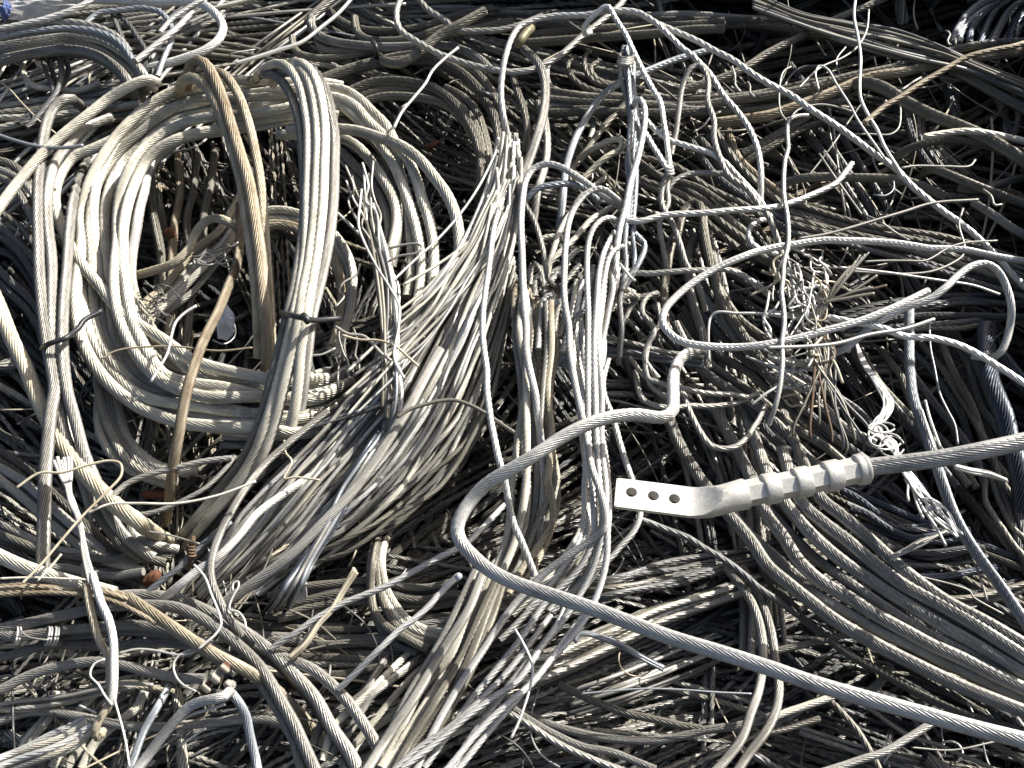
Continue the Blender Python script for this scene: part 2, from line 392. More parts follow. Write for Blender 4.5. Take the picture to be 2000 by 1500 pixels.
cable('-20,560 0,605 21,660 48,717 69,770 90,815 115,860 147,903 181,943 213,975 248,1004 270,1018,5 300,1040,0 335,1062,-7', 31, 12, 'straw', 'thick straw-coloured cable running down the left edge with splayed strands at its end')
cable('300,172,4 307,162,7 298,156,8 280,157,8.5 253,168,8.5 213,192,8 173,224,8 133,256,8 101,285,8 67,320,8 35,357,8 11,387,8 -20,430,8', 21, 8, 'pale', 'single cream cable slanting across the top of the three tied grey cables')

# bottom left end of tan cable inside the coil
cable('469,400,0 470,440,1.5 469,477,2 464,517,3 448,557,4.5 427,610,6.5 400,663,8.5 379,717,9.5 366,760,9.5 357,800,9 349,847,8 339,900,6 331,967,2 325,1020,-5', 21, 3, 'tan', 'tan weathered cable hanging straight down through the middle of the pale coil')
cable('467,470,-2 469,453,0 448,434,2 421,426,2.5 400,434,2 381,458,1 371,484,0.5 340,515,0 300,530,-0.5 255,542,-1', 18, 1, 'straw', 'straw cable bent in a hairpin inside the pale coil')
bundle('470,370,-4 430,440 380,485 330,550 282,590 240,640', '480,455,-4 440,505 400,545 350,592 302,640 275,690', 7, 16, -1.5, ['straw', 'pale', 'grey'], 'straw-coloured cables crossing diagonally inside the pale coil under thin binding wire')
for t, d, m, l in [('300,300,-5 293,370 301,423 312,490 318,560,-6', 20, 'dull', 'dull cable standing upright in the hollow of the pale coil'),
                   ('345,300,-7 350,380 340,450 335,540 330,640 322,730,-5', 19, 'tan', 'brownish cable hanging behind the hairpin bend in the coil'),
                   ('385,300,-6 378,370 365,430 372,500 370,600 362,680,-6', 17, 'dull', 'dark cable behind the rust-tan loops, inside the coil'),
                   ('420,290,-6 410,360 400,410 395,470,-7', 18, 'dull', 'short dull cable rising behind the straw hairpin')]:
    cable(t, d, -5, m, l)

# ================================================================== top left
tl = coil_thing('cable_coil', 'grey coil of cables bending down at the top left edge', 'cable coil', 100, 100, 4)
bundle('-20,92 80,77 147,69 200,77 240,99 267,120 288,152,1 296,190,-4', '-20,128 53,114 107,106 147,107 187,120 213,139 240,165,1 262,200,-4', 6, 16, 4, ['grey', 'grey', 'dull'], '', part='turn', parent=tl, spread=0.8)
bundle('-20,60 60,48 130,42 190,52 235,75 262,110', '-20,85 60,72 140,64 200,72 238,95 258,125', 4, 13, 5.5, ['blue', 'grey', 'white'], '', part='turn', parent=tl, spread=0.6)
cable('-20,30 0,21 53,11 107,3 200,-1 300,4 373,6 400,13 421,29 435,53 427,77 400,99 360,115 320,126 280,133 230,136,0', 17, 8, 'white', 'bright cable sweeping along the top left edge and hooking back round')
cable('-20,90 0,83 53,75 120,64 165,51 192,29 227,21 293,15 315,24 333,53 333,75 320,110 308,150,1', 12, 7, 'blue', 'bluish wire rope wandering over the grey coil and drooping down')
cable('-20,60 0,54 60,42 120,28 165,8 190,-10', 12, 7, 'white', 'pale wire rope rising to the top edge beside the grey coil')
cable('222,22 232,53 243,85 246,110,0', 11, 5, 'dark', 'dark short wire rope hanging beside the bluish one')
cable('229,29 253,53 272,80 291,107 301,139 302,160,0', 11, 6, 'dark', 'dark wire rope crossing down behind the hooked bright cable')
cable('310,62 330,40 360,20 395,0', 10, 4, 'white', 'thin bright straight strip leaning at the top left')
cable('265,118 300,90 345,55 378,18', 13, 3, 'white', 'bright straight flat cable leaning up to the hooked cable')
cable('45,126 50,150 70,168 100,172 150,178 195,165,-2', 13, 0, 'pale', 'pale short cable curling under the grey coil')
bundle('75,120,-1 80,140 92,160 105,180 95,200 60,225 20,245', '135,118,-1 140,140 125,165 108,185 90,210 70,240 50,260', 4, 11, 1, 'dark', 'dark steel ropes drooping under the grey coil', spread=0.6)
bundle('-20,205 60,195 130,180 190,165 250,150', '-20,270 80,255 160,240 240,228 300,220', 7, 14, -3, ['grey', 'pale', 'dull'], 'loose grey cables lying in the shade left of the cream slanting cable')
cable('-20,258 30,275 80,287 130,288 163,284', 8, 8.5, 'blue', 'thin bluish wire rope crossing over the cream slanting cable')

# ================================================================== top centre: arches, dull finish standing in for shade
tc = coil_thing('cable_coil', 'coil of thick cables arching at the top centre, coloured dull for shade', 'cable coil', 760, 150, 0)
for t, d, h in [
    ('655,-8 628,16 609,35 609,53 628,72 660,83 700,89 740,93 793,92 840,88 890,95 930,112 960,140', 19, 0.5),
    ('617,70 625,91 649,99 687,101 735,99 800,93 850,75 900,60 1000,42', 16, -0.5),
    ('572,70 575,93 588,107 620,115 660,112 713,104 770,98 830,98 880,110 920,135', 15, -0.8),
    ('692,35 697,64 713,77 753,81 793,77 833,67 873,53 920,40', 17, -0.2),
    ('740,110,0 750,118,1.5 761,123,2 783,123,2.5 820,101,3 860,69,3.5 900,48,4 948,21,4', 20, 2),
    ('600,190 633,160 673,141 713,128 767,120 820,117 860,123 900,141 932,171 953,203 969,240 975,275,0', 20, 1.5),
    ('600,165 640,148 690,130 740,117 790,108 840,106 890,118 930,142 960,180 980,220', 17, 0),
    ('680,182 692,176 727,163 767,160 807,163 847,173 879,195 903,221 921,253 935,288 940,333 932,387', 20, 1.2),
    ('680,195 740,176 793,171 840,178 880,195 915,225 935,260 945,300', 18, 0.2),
    ('690,215 719,197 753,189 793,189 847,197 879,211 905,235 925,270', 18, 0.4),
    ('868,171 900,187 927,213 942,250 952,290 955,330', 17, 0),
    ('640,20 665,40 700,55 760,62 830,50 900,30 960,15', 16, -2)]:
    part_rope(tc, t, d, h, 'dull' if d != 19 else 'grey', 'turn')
part_rope(tc, '728,82,3 733,90,3.5 735,102,3 734,112,1', 10, 2, 'tie_black', 'tape_band', nl=0, vp=8)
part_rope(tc, '930,186,2 941,183,4 953,184,4 960,192,2', 12, 2, 'tie_black', 'tape_band', nl=0, vp=8)
cable('790,-8 777,16 775,40 783,59 807,77 847,99 887,115 927,128 980,139 1010,139 1040,136 1080,117 1115,91 1139,72 1165,53 1187,35 1211,11 1224,-8', 13, 4.5, 'grey', 'long grey cable sagging in a wide U across the top centre')
cable('808,-8 833,19 873,43 895,56 927,61 967,59 1000,51 1060,30', 13, 3.5, 'grey', 'grey cable dipping shallowly at the top edge, above the dull arches')
cable('690,-6 660,27 628,53 588,83 540,99 500,112 460,124', 8, 6, 'white', 'bright thin rod slanting in front of the top edge')
wire('895,93 868,115 844,139 831,163 807,192 785,219 769,251', 6, 7, 'white', 'bright bent wire lying across the dull arches')
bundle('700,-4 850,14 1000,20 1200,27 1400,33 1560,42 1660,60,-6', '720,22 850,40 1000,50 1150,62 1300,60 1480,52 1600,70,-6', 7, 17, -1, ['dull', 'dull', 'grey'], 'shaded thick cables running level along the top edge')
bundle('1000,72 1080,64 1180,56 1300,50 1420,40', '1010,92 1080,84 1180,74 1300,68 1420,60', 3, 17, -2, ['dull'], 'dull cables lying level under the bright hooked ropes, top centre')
sl_ = cable('1012,88 1020,74 1029,62 1039,52', 18, 5.5, 'brass', 'short olive-yellow crimp sleeve near the top centre', name='crimp_sleeve', cat='sleeve', nl=0, vp=16, taper=[0.9, 1, 1, 1, 0.9])

# ================================================================== the bright ropes strung over the middle
cable('993,262,4 984,230,6 979,190,7 981,150,8 986,110,9 996,78,9 1013,53,9 1040,40,9 1093,32,9 1147,29,9.5 1187,21,10 1227,20,10 1253,26,10 1280,43,10 1320,61,10 1360,80,10 1400,104,10 1440,123,10 1480,149,10 1540,184,9 1580,211,9 1620,237,8 1660,264,7 1700,293,6 1740,325,5 1783,366,4 1841,415,3 1873,434,2 1908,463,1 1948,501,0 1975,530 2010,565,-1', 13, 9, 'white', 'longest bright rope, from the splayed sheaf over the top and down to the right edge')
cable('1153,64,6 1143,68,7 1138,58,8 1143,45,9 1160,29,10 1187,14,11 1200,35,10.5 1221,69,10 1240,107,9.5 1256,139,9 1275,181,9 1288,203,9 1296,232,9 1304,275,8.5 1309,330,8', 11, 9, 'white', 'bright thin rope with a hook at its top, hanging to the small knot')
cable('1240,22,9 1265,34,10.4 1288,53,10.5 1320,83,10 1355,115,9.5 1387,149,9 1413,184,8.5 1440,216,8 1464,253,8 1480,293,8 1488,347,7.5 1483,395,6', 12, 9, 'white', 'bright rope branching off the longest one and curving down')
cable('1312,305,6 1320,253,7 1328,208,8 1336,160,9 1349,133,10 1365,127,10 1379,141,10 1387,173,10 1384,197,10 1395,235,9.5 1395,267,9 1408,307,8.6 1427,344,8.2 1453,365,8 1480,395,7 1500,418,7 1516,458,6 1527,500,5', 12, 9, 'grey', 'grey rope bent into a tall narrow arch beside the bright ropes')
cable('1255,222,8 1261,232,8 1280,256,8 1307,275,8 1347,288,8 1387,301,8 1413,317,8 1440,344,7.5 1467,371,7 1485,392,6.5 1510,425,5', 12, 8, 'white', 'bright rope running right from the hanging twist, level then down')
cable('1255,252,7.5 1261,261,7.6 1280,291,7.8 1299,320,8 1307,331,8', 12, 8, 'white', 'short bright rope from the twist to the small knot')
kn = coil_thing('wire_knot', 'small knot where thin bright ropes meet', 'knot', 1307, 331, 8)
for i in range(3):
    a = np.linspace(0, 6.6, 12); P = np.stack([1307 + 7 * np.cos(a) + i, 326 + i * 6 + 3 * np.sin(a), 8 + 1.3 * np.sin(a)], 1)
    rope('wrap', smooth_path(P, 3), 5, 'white', kn)
cable('1304,336,8 1292,368,7.5 1290,391,7 1299,415,7 1317,445,6.5 1328,477,6 1347,527,5 1365,565,4 1380,610,1', 12, 7, 'grey', 'grey rope dropping from the knot and slanting right')
cable('1308,338,7.5 1300,370,7 1303,400,6.5 1290,430,6 1293,470,5 1300,520,2', 11, 6, 'grey', 'second grey rope dropping straight from the knot')
cable('1299,380,5 1301,373,5.5 1315,355,6 1347,341,6 1387,340,6 1427,344,6 1455,362,5', 12, 6, 'grey', 'grey rope in a low arc right of the knot')
bundle('1216,91,8 1211,128 1219,165 1227,213 1227,267 1224,320 1232,355 1222,400,7 1212,450,7 1200,503,6 1192,570,5 1184,623,3', '1228,91,8 1238,120 1238,160 1241,203 1244,250 1244,300 1246,350 1246,400,7 1242,460,7 1243,495,6 1237,530,6 1221,562,5', 5, 11, 9, ['white', 'grey', 'grey', 'blue'], 'twist of grey ropes hanging from a wrapped top at the centre', spread=0.6, wob=1.6)
wr = coil_thing('wire_wrap', 'wire wrapped round the top of the hanging twist', 'wire', 1225, 112, 10)
for i in range(4):
    a = np.linspace(0, 6.6, 12); P = np.stack([1224 + 14 * np.cos(a) - i, 108 + i * 4 + 6 * np.sin(a), 9.5 + 1.6 * np.sin(a)], 1)
    rope('turn', smooth_path(P, 3), 6, 'grey', wr)
cable('1236,210,8 1240,197,9.5 1248,193,10 1256,203,10 1260,227,10 1256,261,9.8 1245,307,9.6 1232,352,9.2 1224,400,8.8 1211,450,8.2 1202,500,7.5 1194,570,6 1184,640,3', 13, 9, 'white', 'white rope looped small in front of the hanging twist')
cable('1237,530,6 1221,562,6 1213,610,6 1216,650,5.5 1211,715,3', 12, 6, 'dark', 'dark twisted rope continuing down below the hanging twist')
cable('1385,98,0 1320,117,1 1267,136,2 1240,147,2.5 1211,163,3 1187,179,3.2 1163,203,3.4 1147,229,3.6 1131,259,3.6 1117,293,3.6 1107,328,3.4 1100,400,3 1090,470,1', 15, 3, 'blue', 'blue-grey smooth cable curving down behind the hanging twist')
ja = coil_thing('cable_coil', 'shaded coil of thin dull cables behind the hanging twist', 'cable coil', 1150, 170, -4)
for t in ['1085,105 1073,120 1072,160 1090,176 1130,184 1180,189 1250,192 1330,190 1420,182', '1125,110 1110,125 1112,145 1130,165 1165,178 1210,186 1280,188', '1150,100 1141,115 1145,140 1165,160 1200,168 1260,172', '1165,120 1152,132 1165,152 1190,163 1240,165', '1060,165 1100,187 1150,205 1210,207 1300,205 1400,195', '1050,180 1100,200 1140,215 1160,240 1155,270']:
    part_rope(ja, t, 12, -3, ['dull', 'grey'], 'turn')
cable('1015,88,3 1027,99,4 1048,120,4.5 1061,147,5 1064,187,5 1059,227,5 1048,267,5 1035,307,4.5 1016,365,4 1000,420,2', 19, 5, 'grey', 'thick grey cable curving down from the olive sleeve')
cable('1050,200,1 1064,227,2 1072,267,3 1067,320,3 1053,373,3 1040,430,1', 16, 2, 'grey', 'grey cable just right of the one from the olive sleeve')
cable('1000,140,1 1005,160,2 1021,203,3 1029,253,3 1027,300,2', 16, 2, 'dull', 'dull cable between the splayed sheaf and the olive sleeve cable')
cable('1120,368,3 1133,357,4 1160,331,5 1187,307,6 1211,293,6 1217,277,6 1211,272,5.5 1190,275,4.5 1160,290,3 1130,310,1', 13, 5, 'straw', 'straw rope folded in a tight hairpin at the centre')
cable('1225,200,-1 1213,213 1173,256 1141,301 1107,347 1095,400,-2', 14, -1, 'dull', 'dull cable slanting down behind the straw hairpin')

# ================================================================== white arches and hanging hank at the centre
hk = coil_thing('rope_hank', 'hank of white ropes arching over and hanging down at the centre', 'hank', 1150, 700, 8)
for t, d, h, m in [
    ('1045,1120,-2 1055,1040,0 1062,960,2 1058,880,4 1048,800,6 1043,770,6.5 1032,703,7 1029,650,7.5 1024,597,8 1021,530,8.5 1020,477,9 1018,423,9 1022,381,9 1029,350,9 1046,328,9 1072,320,9 1100,328,8.5 1130,347,8 1165,372,7 1200,392,6 1222,410,4', 15, 8, 'white'),
    ('930,560,3 960,490,4 990,440,5 1015,402,6 1035,379,7 1053,365,7.5 1088,359,7.5 1120,360,7 1144,371,6 1170,395,4', 14, 6, 'blue'),
    ('1235,429,5 1221,407,7 1200,386,9 1173,369,10 1149,375,10.5 1128,397,10.5 1112,431,10.5 1104,477,10.5 1103,530,10.5 1104,597,10.5 1112,650,10 1117,703,10 1131,785,9.5 1144,860,9 1155,913,9 1171,953,9 1184,1003,8.5 1182,1030,8 1160,1050,7 1110,1085,6 1060,1122,5 1000,1190,4 930,1290,4 860,1400,4 810,1510,4', 15, 9, 'white'),
    ('1216,442,5 1203,426,8 1184,425,9 1165,439,9.6 1153,463,9.6 1148,503,9.6 1147,557,9.5 1149,610,9.4 1149,690,9.3 1148,770,9 1147,830,8.5 1153,900,8 1160,980,7.5 1158,1050,6.5 1125,1120,5 1060,1180,4 1000,1270,3.5 920,1370,3 830,1500,3', 14, 9, 'white'),
    ('1215,440,4 1205,450,6 1192,469,8 1181,490,9 1171,530,9.4 1165,597,9.4 1160,690,9.2 1163,770,9 1165,850,8.6 1172,950,8 1184,1020,7.5 1187,1060,7 1180,1120,6 1150,1190,5 1100,1260,4.2 1040,1330,3.6 960,1420,3 890,1505,3', 14, 9, 'white'),
    ('1232,488,4 1222,482,6.5 1208,484,8 1192,500,8.8 1181,543,9 1173,610,9 1170,690,9 1177,770,8.8 1176,860,8.4 1182,950,8 1180,1010,7.5 1170,1080,6.5 1140,1150,5 1085,1230,4 1000,1330,3.5 920,1440,3 880,1510,3', 14, 8, 'white'),
    ('1229,477,3 1211,470,5 1197,485,6 1188,520,6.5 1180,580,6.4 1170,660,6 1162,740,5.5 1158,820,5 1160,900,4', 13, 6, 'pale'),
    ('1188,700,5 1179,753,6 1197,820,6.5 1211,873,6.5 1232,932,6.5 1247,975,5 1249,1009,5 1237,1039,4.6 1213,1068,4.2 1187,1095,3.8 1147,1119,3.2 1107,1140,2.6 1040,1190,1.8 980,1250,1', 13, 6, 'white')]:
    part_rope(hk, t, d, h, m, 'rope_turn', lay=6.5)
bundle('1128,545,5 1120,640 1122,760 1132,860 1140,950,4 1128,1040,3 1070,1120,2 985,1215,1', '1202,480,6 1192,570 1184,690 1184,800 1188,900,5 1194,1010,4 1178,1090,3 1110,1195,2', 8, 13, 6, ['white', 'white', 'alu', 'pale'], '', part='rope_turn', parent=hk, spread=1.2, wob=0.9, lay=6.5)
hl = coil_thing('rope_hank', 'cream hank of ropes hanging left of the white arches', 'hank', 1050, 760, 5)
bundle('1008,560,5 1003,650 1012,760 1005,850 1000,950,3 985,1040,1 960,1120,0 900,1220,0', '1082,590,5 1087,680 1078,760 1087,850 1096,930,3 1090,1000,1 1060,1070,0 1000,1160,0', 11, 15, 5, ['pale', 'pale', 'white', 'straw', 'grey'], '', part='rope_turn', parent=hl, spread=1.3, wob=0.9, lay=6.5)
for t, m in [('1053,680 1053,637 1056,597 1064,581 1077,578', 'white'), ('1069,720 1075,623 1080,597 1092,588', 'white'), ('1038,560 1035,535 1040,520 1049,518 1060,537 1068,580', 'grey'), ('1045,580 1043,552 1050,540 1060,552 1066,600', 'grey'), ('1003,620 1006,570 1015,549 1028,558 1042,590 1048,660', 'straw'), ('1015,640 1020,590 1030,572 1042,590 1052,640', 'straw'), ('1085,650 1092,600 1104,575 1125,565', 'grey'), ('1092,660 1105,610 1125,590 1145,588', 'grey'), ('1100,690 1115,640 1135,610 1150,605', 'white'), ('1090,540 1105,515 1120,495 1128,488', 'white'), ('1078,552 1090,532 1110,512', 'white'), ('1095,560 1112,540 1128,520', 'grey'), ('1060,470 1075,463 1100,466', 'pale'), ('1180,585 1200,570 1220,565 1240,573', 'pale'), ('1190,610 1210,585 1235,577 1250,580', 'pale'), ('1230,545 1222,520 1225,500 1228,492', 'white')]:
    part_rope(hl, t, 14, 5.5 if 'white' in m else 4.5, m, 'cut_loop', lay=5)
cable('1000,285,5 990,340,6 985,380,7 967,440,8 959,490,8.5 948,557,9 943,610,9 943,663,9 948,717,9 953,770,9 964,847,9 980,913,8.5 993,980,6 1003,1020,5 1020,1065,4 1045,1125,2', 14, 8, 'white', 'white rope hanging loose left of the hank, passing behind the big grey loop', lay=6.5)
cable('1000,290,6 1010,340,7 1020,385,7.5 1045,435,8 1062,490,8 1070,530,7.6 1076,548,7 1090,556,5', 11, 7, 'grey', 'grey rope ending in a short crook left of the white arches')
cable('1200,400,4 1155,430,5 1120,470,5 1085,500,5 1050,540,4 1020,590,2', 13, 5, 'pale', 'pale rope slanting behind the white arches')
cable('1180,345,3 1130,390,4 1100,440,5 1078,500,5 1068,540,4', 12, 5, 'pale', 'pale rope slanting from the straw hairpin to the cut loops')
cable('1180,623,4 1235,541,5 1270,533,5.5 1330,530,6 1380,527,6 1420,528,6 1450,540,5.5 1480,560,5 1510,585,4', 12, 6, 'grey', 'level grey rope from the white arches to the right, drooping at its end')
wire('1211,516,8 1222,530,8 1235,545,7.5 1240,548,7', 6, 8, 'white', 'short bright wire stub beside the white arches')

# ================================================================== splayed sheaf from the centre down to the lower left
sh = coil_thing('cable_sheaf', 'great splayed sheaf of grey cables fanning from the centre to the lower left', 'cable sheaf', 800, 650, 4)
bundle('975,258,6 960,340 930,420 880,510 820,590 760,670 700,750,2 620,840 520,950,-2 420,1080,-6 340,1170,-9', '1014,262,6 1018,350 1012,430 992,520 965,600 930,700 890,800,2 830,900 740,1000,-2 640,1090,-6 540,1170,-9', 56, 9, 5, ['grey', 'alu', 'pale', 'white', 'grey', 'alu'], '', parent=sh, spread=1.8, wob=1.3, lay=14, trim=0.01, top=0.07)
bundle('965,300,4 945,400 900,490 845,570 790,645 730,720 650,810 560,900,-2 470,1010,-5 380,1110,-9', '1000,300,5 1005,400 985,480 950,560 905,640 850,730 790,820 700,920,-2 600,1030,-5 490,1130,-9', 11, 17, 3.2, ['grey', 'alu', 'pale'], '', parent=sh, spread=1.0, wob=1.0, lay=13, trim=0.01, top=0.06)
bundle('990,420,1 950,540 900,640 850,730 790,820 720,900 640,980,-3 540,1060 450,1130,-9', '1010,560,1 985,680 955,790 915,880 860,950 790,1010 700,1065,-3 600,1105 480,1150,-9', 24, 11, 1, ['dull', 'grey', 'grey', 'straw', 'grey'], '', parent=sh, spread=1.4, wob=1.2, lay=16, trim=0.01)
bundle('690,770,0 600,850 500,930 430,1000 350,1100,-9', '780,830,0 690,930 600,1010 520,1080 420,1160,-9', 9, 14, -1, ['dull', 'grey', 'dark'], '', parent=sh, spread=1.0, lay=14, trim=0.01)
part_rope(sh, '860,680,7 828,740,7 801,793,7 767,847,6.5 732,900,6 687,961,5.5 633,1020,5 567,1087,4 500,1135,3 440,1175,2', 21, 6, 'grey', lay=13)
# thin wires sprung out of the sheaf
for i in range(18):
    x0 = random.uniform(960, 1010); y0 = random.uniform(270, 420); f = random.uniform(0.4, 0.9)
    x1 = x0 - 420 * f + random.uniform(-40, 40); y1 = y0 + 560 * f
    P = curl(x0, y0, x1, y1, 8, 6.5 - 2 * f, 3.5, 7); P[:, 0] += 45 * np.sin(np.linspace(0, math.pi, 7)) * random.uniform(0.5, 1.6)
    rope('wire', smooth_path(P, 8), random.uniform(4.5, 7), pick(['white', 'grey', 'pale', 'grey']), sh)
# frayed upright bundle between coil and sheaf
fb = coil_thing('frayed_cable', 'frayed dark grey cable standing upright between the coil and the sheaf', 'frayed cable', 740, 500, 4)
bundle('688,365,2 718,440,4 733,520,5 742,600,5 746,680,5 750,760,4 745,850,2', '715,365,2 747,450,4 768,540,5 778,620,5 778,700,5 778,780,4 765,860,2', 13, 8, 5, ['grey', 'dull', 'dark', 'blue', 'white'], '', part='wire', parent=fb, spread=1.0, wob=1.8, trim=0.12)
bundle('738,480,3 745,560 752,650 756,740,2', '762,480,3 770,560 772,650 772,740,2', 3, 20, 3, ['dull', 'tan'], '', parent=fb, spread=0.5)
for e in [(672, 330), (690, 345), (703, 320), (706, 335), (718, 340), (722, 325), (684, 360)]:
    rope('wire', smooth_path(curl(735 + random.uniform(-12, 12), 500, e[0], e[1], 5, 6, 6), 5), 5, pick(['grey', 'white', 'dull']), fb)
wire('655,412,4 690,445 720,475 745,500 765,530 778,560 778,600 768,640 762,680,5', 6, 8, 'white', 'pale springy wire bowed over the frayed upright cable')
wire('706,370 703,400 700,440 712,475 735,520 760,560 780,600 778,640 770,700 790,740', 6, 8.5, 'white', 'long pale wire snaking down the frayed upright cable')
wire('655,638 680,652 710,656 725,668 745,690 765,705', 6, 7, 'grey', 'kinked grey wire sticking out low left of the frayed cable')
wire('668,655 700,663 740,665 770,675 800,700 818,716', 5, 7.5, 'straw', 'long thin straw wire pointing down right across the frayed cable')
wire('590,712 600,697 630,692 655,680', 5, 8, 'white', 'zigzag bright wire right of the tied pale bundle')
wire('760,485 790,478 818,477 825,485 810,495 780,500 760,510', 5, 6, 'grey', 'thin wire bent in a flat hook right of the frayed cable')
for i, (a, b) in enumerate([((664, 640), (684, 740)), ((676, 650), (664, 760)), ((690, 640), (700, 720)), ((730, 650), (742, 705)), ((655, 600), (700, 520)), ((665, 690), (640, 720))]):
    wire(smooth_path(curl(*a, *b, 5, 4, 5), 6), 4.5, 5, 'grey', 'thin kinked grey wire in the fray right of the black-tied bundle', group='kinked wires in the fray')
bl = bundle('770,800,-5 735,850,3 700,900,5 660,960 620,1040 580,1110 545,1160,3 510,1200,-6', '800,800,-5 765,850,3 733,890,5 705,950 662,1020 618,1090 595,1145,3 560,1200,-6', 10, 8.5, 5, ['blue', 'blue', 'grey', 'navy'], 'bluish bare wires running side by side down across the dark sheaf', name='wire_bundle', cat='wire bundle', part='wire', wob=1.5)
bundle('560,850,1 640,815 700,795 760,770 788,752,4', '600,840,1 660,825 720,810 770,785 792,762,4', 6, 6, 3, ['blue', 'grey', 'dark'], 'frayed cable end with bare wires pointing right across the lower sheaf', name='frayed_cable', cat='frayed cable', part='wire')
bundle('600,800,-2 570,830 540,860 520,890', '700,760,-2 650,800 600,850 560,900', 5, 7, 0, ['straw', 'dull', 'grey'], 'straw-tinged thin wires lying loose under the tied bundle', name='wire_bundle', cat='wire bundle', part='wire', wob=1.4)
wire('775,815 800,800 830,790 860,783 890,782 920,792 950,808 985,832 1005,845', 8, 9, 'dull', 'thin dull wire arched across the sheaf behind the loose white rope')
wire('555,860 558,885 570,900 562,920 554,935 575,932 605,935 625,938', 5, 3, 'straw', 'small crooked straw wire in the dark of the sheaf')

# ================================================================== the big grey loop and the lug
cable('1372,684,0 1350,688,2 1330,700,4 1318,722,6 1314,745,7.5 1315,780,9 1313,805,10 1302,815,10.5 1285,817,11 1240,811,12 1187,817,13 1139,833,13.5 1093,857,13.5 1048,887,13.5 1000,915,13 953,943,12 921,975,11 900,1007,10.5 892,1033,10 900,1060,10 921,1084,10.5 948,1108,11 975,1124,11.5 1000,1136,12 1080,1164,13 1160,1191,14 1240,1220,15 1320,1249,16 1400,1274,17 1500,1305,18 1580,1332,18.5 1687,1363,19 1793,1392,19.5 1900,1421,20 2000,1446,20 2100,1470,20', 29.5, 12, 'alu', 'thickest pale cable, bent in a big loop and running out at the lower right', nl=18, vp=2, groove=0.21, lay=9)

